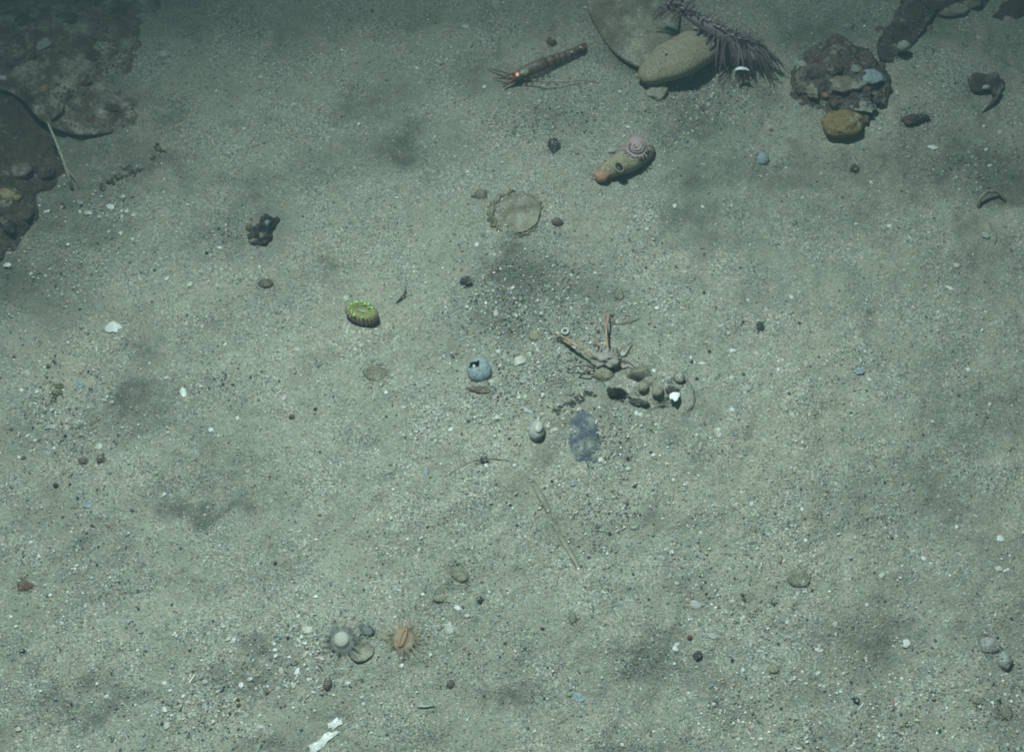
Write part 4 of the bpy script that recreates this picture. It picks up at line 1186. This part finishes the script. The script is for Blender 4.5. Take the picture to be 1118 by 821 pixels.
# ------------------------------------------------------------------ loose grains of sand and shell hash (uncountable)
protos = bpy.data.collections.new('grain_shapes')
def proto(name, v, f):
    me = bpy.data.meshes.new(name); me.from_pydata([tuple(x) for x in v], [], f); me.materials.append(M['grain'])
    o = bpy.data.objects.new(name, me); protos.objects.link(o)
v0, f0 = ico(1)
for k in range(4):
    r_ = np.random.default_rng(40 + k)
    proto('a_grain%d' % k, v0[:] * (1 + r_.uniform(-.32, .22, (len(v0), 1))) * np.array([1, .8, .7]), f0)
proto('b_rod', [(-1.6, -.25, -.2), (-1.6, .25, -.2), (-1.6, 0, .3), (1.6, -.2, -.2), (1.6, .2, -.2), (1.6, 0, .2)], [[0, 1, 2], [3, 5, 4], [0, 3, 4, 1], [1, 4, 5, 2], [2, 5, 3, 0]])
fl = [(math.cos(a) * (1 + .25 * math.sin(3 * a + 1)), math.sin(a) * .8, z) for z in (-.08, .12) for a in np.linspace(0, 2 * math.pi, 7)[:-1]]
proto('c_flake', fl + [(0, 0, .34)], [[0, 1, 2, 3, 4, 5][::-1]] + [[i, (i + 1) % 6, 6 + (i + 1) % 6, 6 + i] for i in range(6)] + [[6 + i, 6 + (i + 1) % 6, 12] for i in range(6)])
arc = []
for k in range(7):
    a = R(-20 + 220 * k / 6)
    for r, z in ((1.25, 0), (1.0, .35), (.9, 0)):
        arc.append((math.cos(a) * r, math.sin(a) * r, z))
proto('d_curl', arc, [[k * 3 + j, (k + 1) * 3 + j, (k + 1) * 3 + (j + 1) % 3, k * 3 + (j + 1) % 3] for k in range(6) for j in range(3)])

def palette(n, hash_share):
    u = rng.random(n); v = rng.random(n); val = np.zeros((n, 3))
    base = np.array([0.29, 0.275, 0.215]) * (0.68 + 0.58 * v)[:, None]
    hue = rng.normal(0, .075, n)
    base = base * np.stack([1 + hue, np.ones(n), 1 - hue * 1.2], 1)
    wht = np.array([0.66, 0.64, 0.56]) * (0.7 + .35 * v)[:, None]
    drk = np.array([0.045, 0.05, 0.05]) * (0.5 + 1.3 * v)[:, None]
    pnk = np.array([0.36, 0.22, 0.16]) * (0.6 + .6 * v)[:, None]
    blu = np.array([0.20, 0.26, 0.28]) * (0.6 + .8 * v)[:, None]
    grn = np.array([0.20, 0.23, 0.12]) * (0.7 + .6 * v)[:, None]
    w_, d_ = .085 + hash_share, .10 + hash_share * .2
    val[:] = base
    for lo, hi, c in ((0, w_, wht), (w_, w_ + d_, drk), (w_ + d_, w_ + d_ + .07, pnk), (w_ + d_ + .07, w_ + d_ + .14, blu), (w_ + d_ + .14, w_ + d_ + .17, grn)):
        m = (u >= lo) & (u < hi)
        val[m] = c[m]
    return val

def grain_field(name, co, size, tint, label, shapes=(0, 1, 2, 3, 4, 5, 6)):
    n = len(co)
    me = bpy.data.meshes.new(name)
    me.vertices.add(n); me.vertices.foreach_set('co', co.astype(np.float32).ravel())
    rot = np.column_stack([rng.normal(0, .5, n), rng.normal(0, .5, n), rng.uniform(0, 6.283, n)])
    for nm, ty, arr in (('rot', 'FLOAT_VECTOR', rot), ('size', 'FLOAT', size)):
        a = me.attributes.new(nm, ty, 'POINT')
        a.data.foreach_set('vector' if ty == 'FLOAT_VECTOR' else 'value', arr.astype(np.float32).ravel())
    a = me.attributes.new('tint', 'FLOAT_COLOR', 'POINT')
    a.data.foreach_set('color', np.column_stack([tint, np.ones(n)]).astype(np.float32).ravel())
    a = me.attributes.new('shape', 'INT', 'POINT')
    a.data.foreach_set('value', rng.choice(np.array(shapes), n, p=np.array([.165, .165, .165, .165, .13, .12, .09])).astype(np.int32))
    me.materials.append(M['grain'])
    o = bpy.data.objects.new(name, me); C.objects.link(o)
    settag(o, label, None, None, 'stuff')
    g = bpy.data.node_groups.new(name, 'GeometryNodeTree')
    g.interface.new_socket('Geometry', in_out='INPUT', socket_type='NodeSocketGeometry')
    g.interface.new_socket('Geometry', in_out='OUTPUT', socket_type='NodeSocketGeometry')
    gi, go = g.nodes.new('NodeGroupInput'), g.nodes.new('NodeGroupOutput')
    mp = g.nodes.new('GeometryNodeMeshToPoints')
    ip = g.nodes.new('GeometryNodeInstanceOnPoints')
    ci = g.nodes.new('GeometryNodeCollectionInfo')
    ci.inputs['Collection'].default_value = protos
    ci.inputs['Separate Children'].default_value = True
    ci.inputs['Reset Children'].default_value = True
    def named(nm, ty):
        k = g.nodes.new('GeometryNodeInputNamedAttribute'); k.data_type = ty; k.inputs['Name'].default_value = nm
        return [s_ for s_ in k.outputs if s_.name == 'Attribute' and s_.enabled][0]
    ip.inputs['Pick Instance'].default_value = True
    L = g.links.new
    L(gi.outputs[0], mp.inputs['Mesh']); L(mp.outputs[0], ip.inputs['Points']); L(ci.outputs[0], ip.inputs['Instance'])
    L(named('shape', 'INT'), ip.inputs['Instance Index'])
    e2r = g.nodes.new('FunctionNodeEulerToRotation')
    L(named('rot', 'FLOAT_VECTOR'), e2r.inputs[0]); L(e2r.outputs[0], ip.inputs['Rotation'])
    L(named('size', 'FLOAT'), ip.inputs['Scale'])
    L(ip.outputs[0], go.inputs[0])
    md = o.modifiers.new('grains', 'NODES'); md.node_group = g
    return o

def field_points(n, pxr=(-160, 1278), pyr=(-130, 905)):
    px = rng.uniform(*pxr, n); py = rng.uniform(*pyr, n)
    # uniform over the ground rather than over the picture
    d = np.stack([(px - TW / 2), (TH / 2 - py) * UP.y + F * FWD.y, (TH / 2 - py) * UP.z + F * FWD.z], 1)
    tt = (0 - CAM.z) / d[:, 2]
    return CAM.x + d[:, 0] * tt, CAM.y + d[:, 1] * tt, px, py

n = 380000
x, y, px, py = field_points(n)
p3 = np.column_stack([x, y, np.zeros(n)])
dens = np.clip(.62 + .55 * fbm(p3 * 14, 91, 4) , .12, 1)
dens *= 1 - .7 * detritus(x, y)
keep = rng.random(n) < dens
x, y, px, py = x[keep], y[keep], px[keep], py[keep]; n = len(x)
z = height(x, y)
size = np.clip(rng.lognormal(math.log(.00058), .36, n), .0003, .0021)
grain_field('sand_grains', np.column_stack([x, y, z + size * .25]), size, palette(n, 0.0), 'loose mixed sand grains covering the seabed')

# coarser shell hash gathered in patches
HASH = [(590, 330, 70, 45, 1.0), (560, 420, 50, 45, 1.0), (620, 385, 40, 30, .9), (60, 440, 60, 60, .6), (500, 470, 80, 40, .35), (800, 640, 60, 40, .6), (820, 750, 60, 40, .5), (210, 770, 70, 40, .5),
        (330, 720, 50, 40, .6), (680, 560, 60, 50, .5), (930, 400, 30, 20, .6), (100, 235, 50, 16, .7), (600, 140, 60, 30, .7), (760, 110, 50, 30, .6), (60, 290, 60, 40, .5), (690, 470, 60, 40, .4),
        (870, 560, 50, 30, .3), (950, 780, 120, 50, .4), (60, 620, 90, 60, .4), (700, 320, 60, 50, .3), (440, 640, 70, 60, .3)]
n = 85000
x, y, px, py = field_points(n)
d = np.full(n, .08)
for a, b, rx, ry, st in HASH:
    d += 1.5 * st * np.exp(-(((px - a) / rx) ** 2 + ((py - b) / ry) ** 2))
p3 = np.column_stack([x, y, np.zeros(n)])
d *= np.clip(1 + .8 * fbm(p3 * 30, 93, 3), .1, 2)
keep = rng.random(n) < d
x, y = x[keep], y[keep]; n = len(x)
z = height(x, y)
size = np.clip(rng.lognormal(math.log(.00125), .30, n), .0007, .0030)
grain_field('shell_hash', np.column_stack([x, y, z + size * .3]), size, palette(n, 0.20), 'coarser shell hash and grit gathered in patches')

# darker, coarser grit sorted into patches
GRIT = [(590, 315, 60, 42), (560, 345, 50, 26), (640, 350, 40, 22), (250, 255, 30, 22), (770, 112, 50, 22), (600, 130, 40, 20), (668, 480, 24, 30), (610, 400, 30, 22), (660, 565, 40, 26), (250, 420, 24, 16), (1060, 180, 50, 20), (560, 430, 40, 20)]
pp = [(a, b, rx, ry) for a, b, rx, ry in GRIT]
gx_, gy_ = [], []
for a, b, rx, ry in pp:
    for i in range(int(rx * ry * .30)):
        p = flat(a + rnd.gauss(0, .62) * rx, b + rnd.gauss(0, .62) * ry)
        gx_.append(p.x); gy_.append(p.y)
x, y = np.array(gx_), np.array(gy_); n = len(x)
size = np.clip(rng.lognormal(math.log(.00105), .32, n), .0006, .0026)
tn = palette(n, 0.08)
m_ = rng.random(n) < .36
tn[m_] = np.array([.06, .062, .06]) * rng.uniform(.6, 2.4, (m_.sum(), 1))
grain_field('dark_grit', np.column_stack([x, y, height(x, y) + size * .3]), size, tn, 'dark coarse grit sorted into loose patches on the sand')

# silt grains lying on the rocks
cs = []
for v, f, cnt in ROCK_TOPS:
    bvh = BVHTree.FromPolygons([Vector(a) for a in v], f)
    lo, hi = v.min(0), v.max(0)
    for i in range(cnt):
        a, b = rng.uniform(lo[0], hi[0]), rng.uniform(lo[1], hi[1])
        h = bvh.ray_cast(Vector((a, b, 1)), Vector((0, 0, -1)))
        if h[0] is not None and h[1].z > .7:
            cs.append(h[0][:])
for v, f, P, rad in SMALL:
    bvh = BVHTree.FromPolygons([Vector(a) for a in v], f)
    for i in range(int(min(900, 30 + 9e5 * rad * rad))):
        a, q = rng.uniform(0, 6.283), rad * 1.35 * math.sqrt(rng.uniform(0, 1))
        x_, y_ = P.x + math.cos(a) * q, P.y + math.sin(a) * q
        zg = H(x_, y_)
        h = bvh.ray_cast(Vector((x_, y_, 1)), Vector((0, 0, -1)))
        if h[0] is not None and h[0].z > zg:
            if h[1].z > .72 and rng.random() < .45:
                cs.append(h[0][:])
        elif q > rad * .7:
            cs.append((x_, y_, zg + rng.uniform(.0002, .0012)))
cs = np.array(cs)
size = np.clip(rng.lognormal(math.log(.00075), .3, len(cs)), .0004, .002)
grain_field('rock_dusting', cs, size, palette(len(cs), 0.0) * .9, 'loose grains of sand banked on and round the stones')

# ragged brown turf scraps gathered on the upper left rocks and in the dark ledge
cs = []
for v, f, cnt in ROCK_TOPS:
    bvh = BVHTree.FromPolygons([Vector(a) for a in v], f)
    lo, hi = v.min(0), v.max(0)
    a = rng.uniform(lo[:2], hi[:2], (cnt * 2, 2))
    k = fbm(np.column_stack([a, np.zeros(len(a))]) * 42, 97, 3) > .3
    for p in a[k]:
        h = bvh.ray_cast(Vector((p[0], p[1], 1)), Vector((0, 0, -1)))
        if h[0] is not None and v[:, 0].mean() < -.3:
            cs.append(h[0][:])
cs = np.array(cs)
size = np.clip(rng.lognormal(math.log(.0012), .4, len(cs)), .0006, .0034)
tc_ = np.array([.10, .072, .05]) * rng.uniform(.4, 1.7, (len(cs), 1)) * (1 + rng.normal(0, .12, (len(cs), 3)))
grain_field('turf_scraps', cs, size, np.clip(tc_, .01, .5), 'ragged brown turf scraps growing on the upper left rocks')
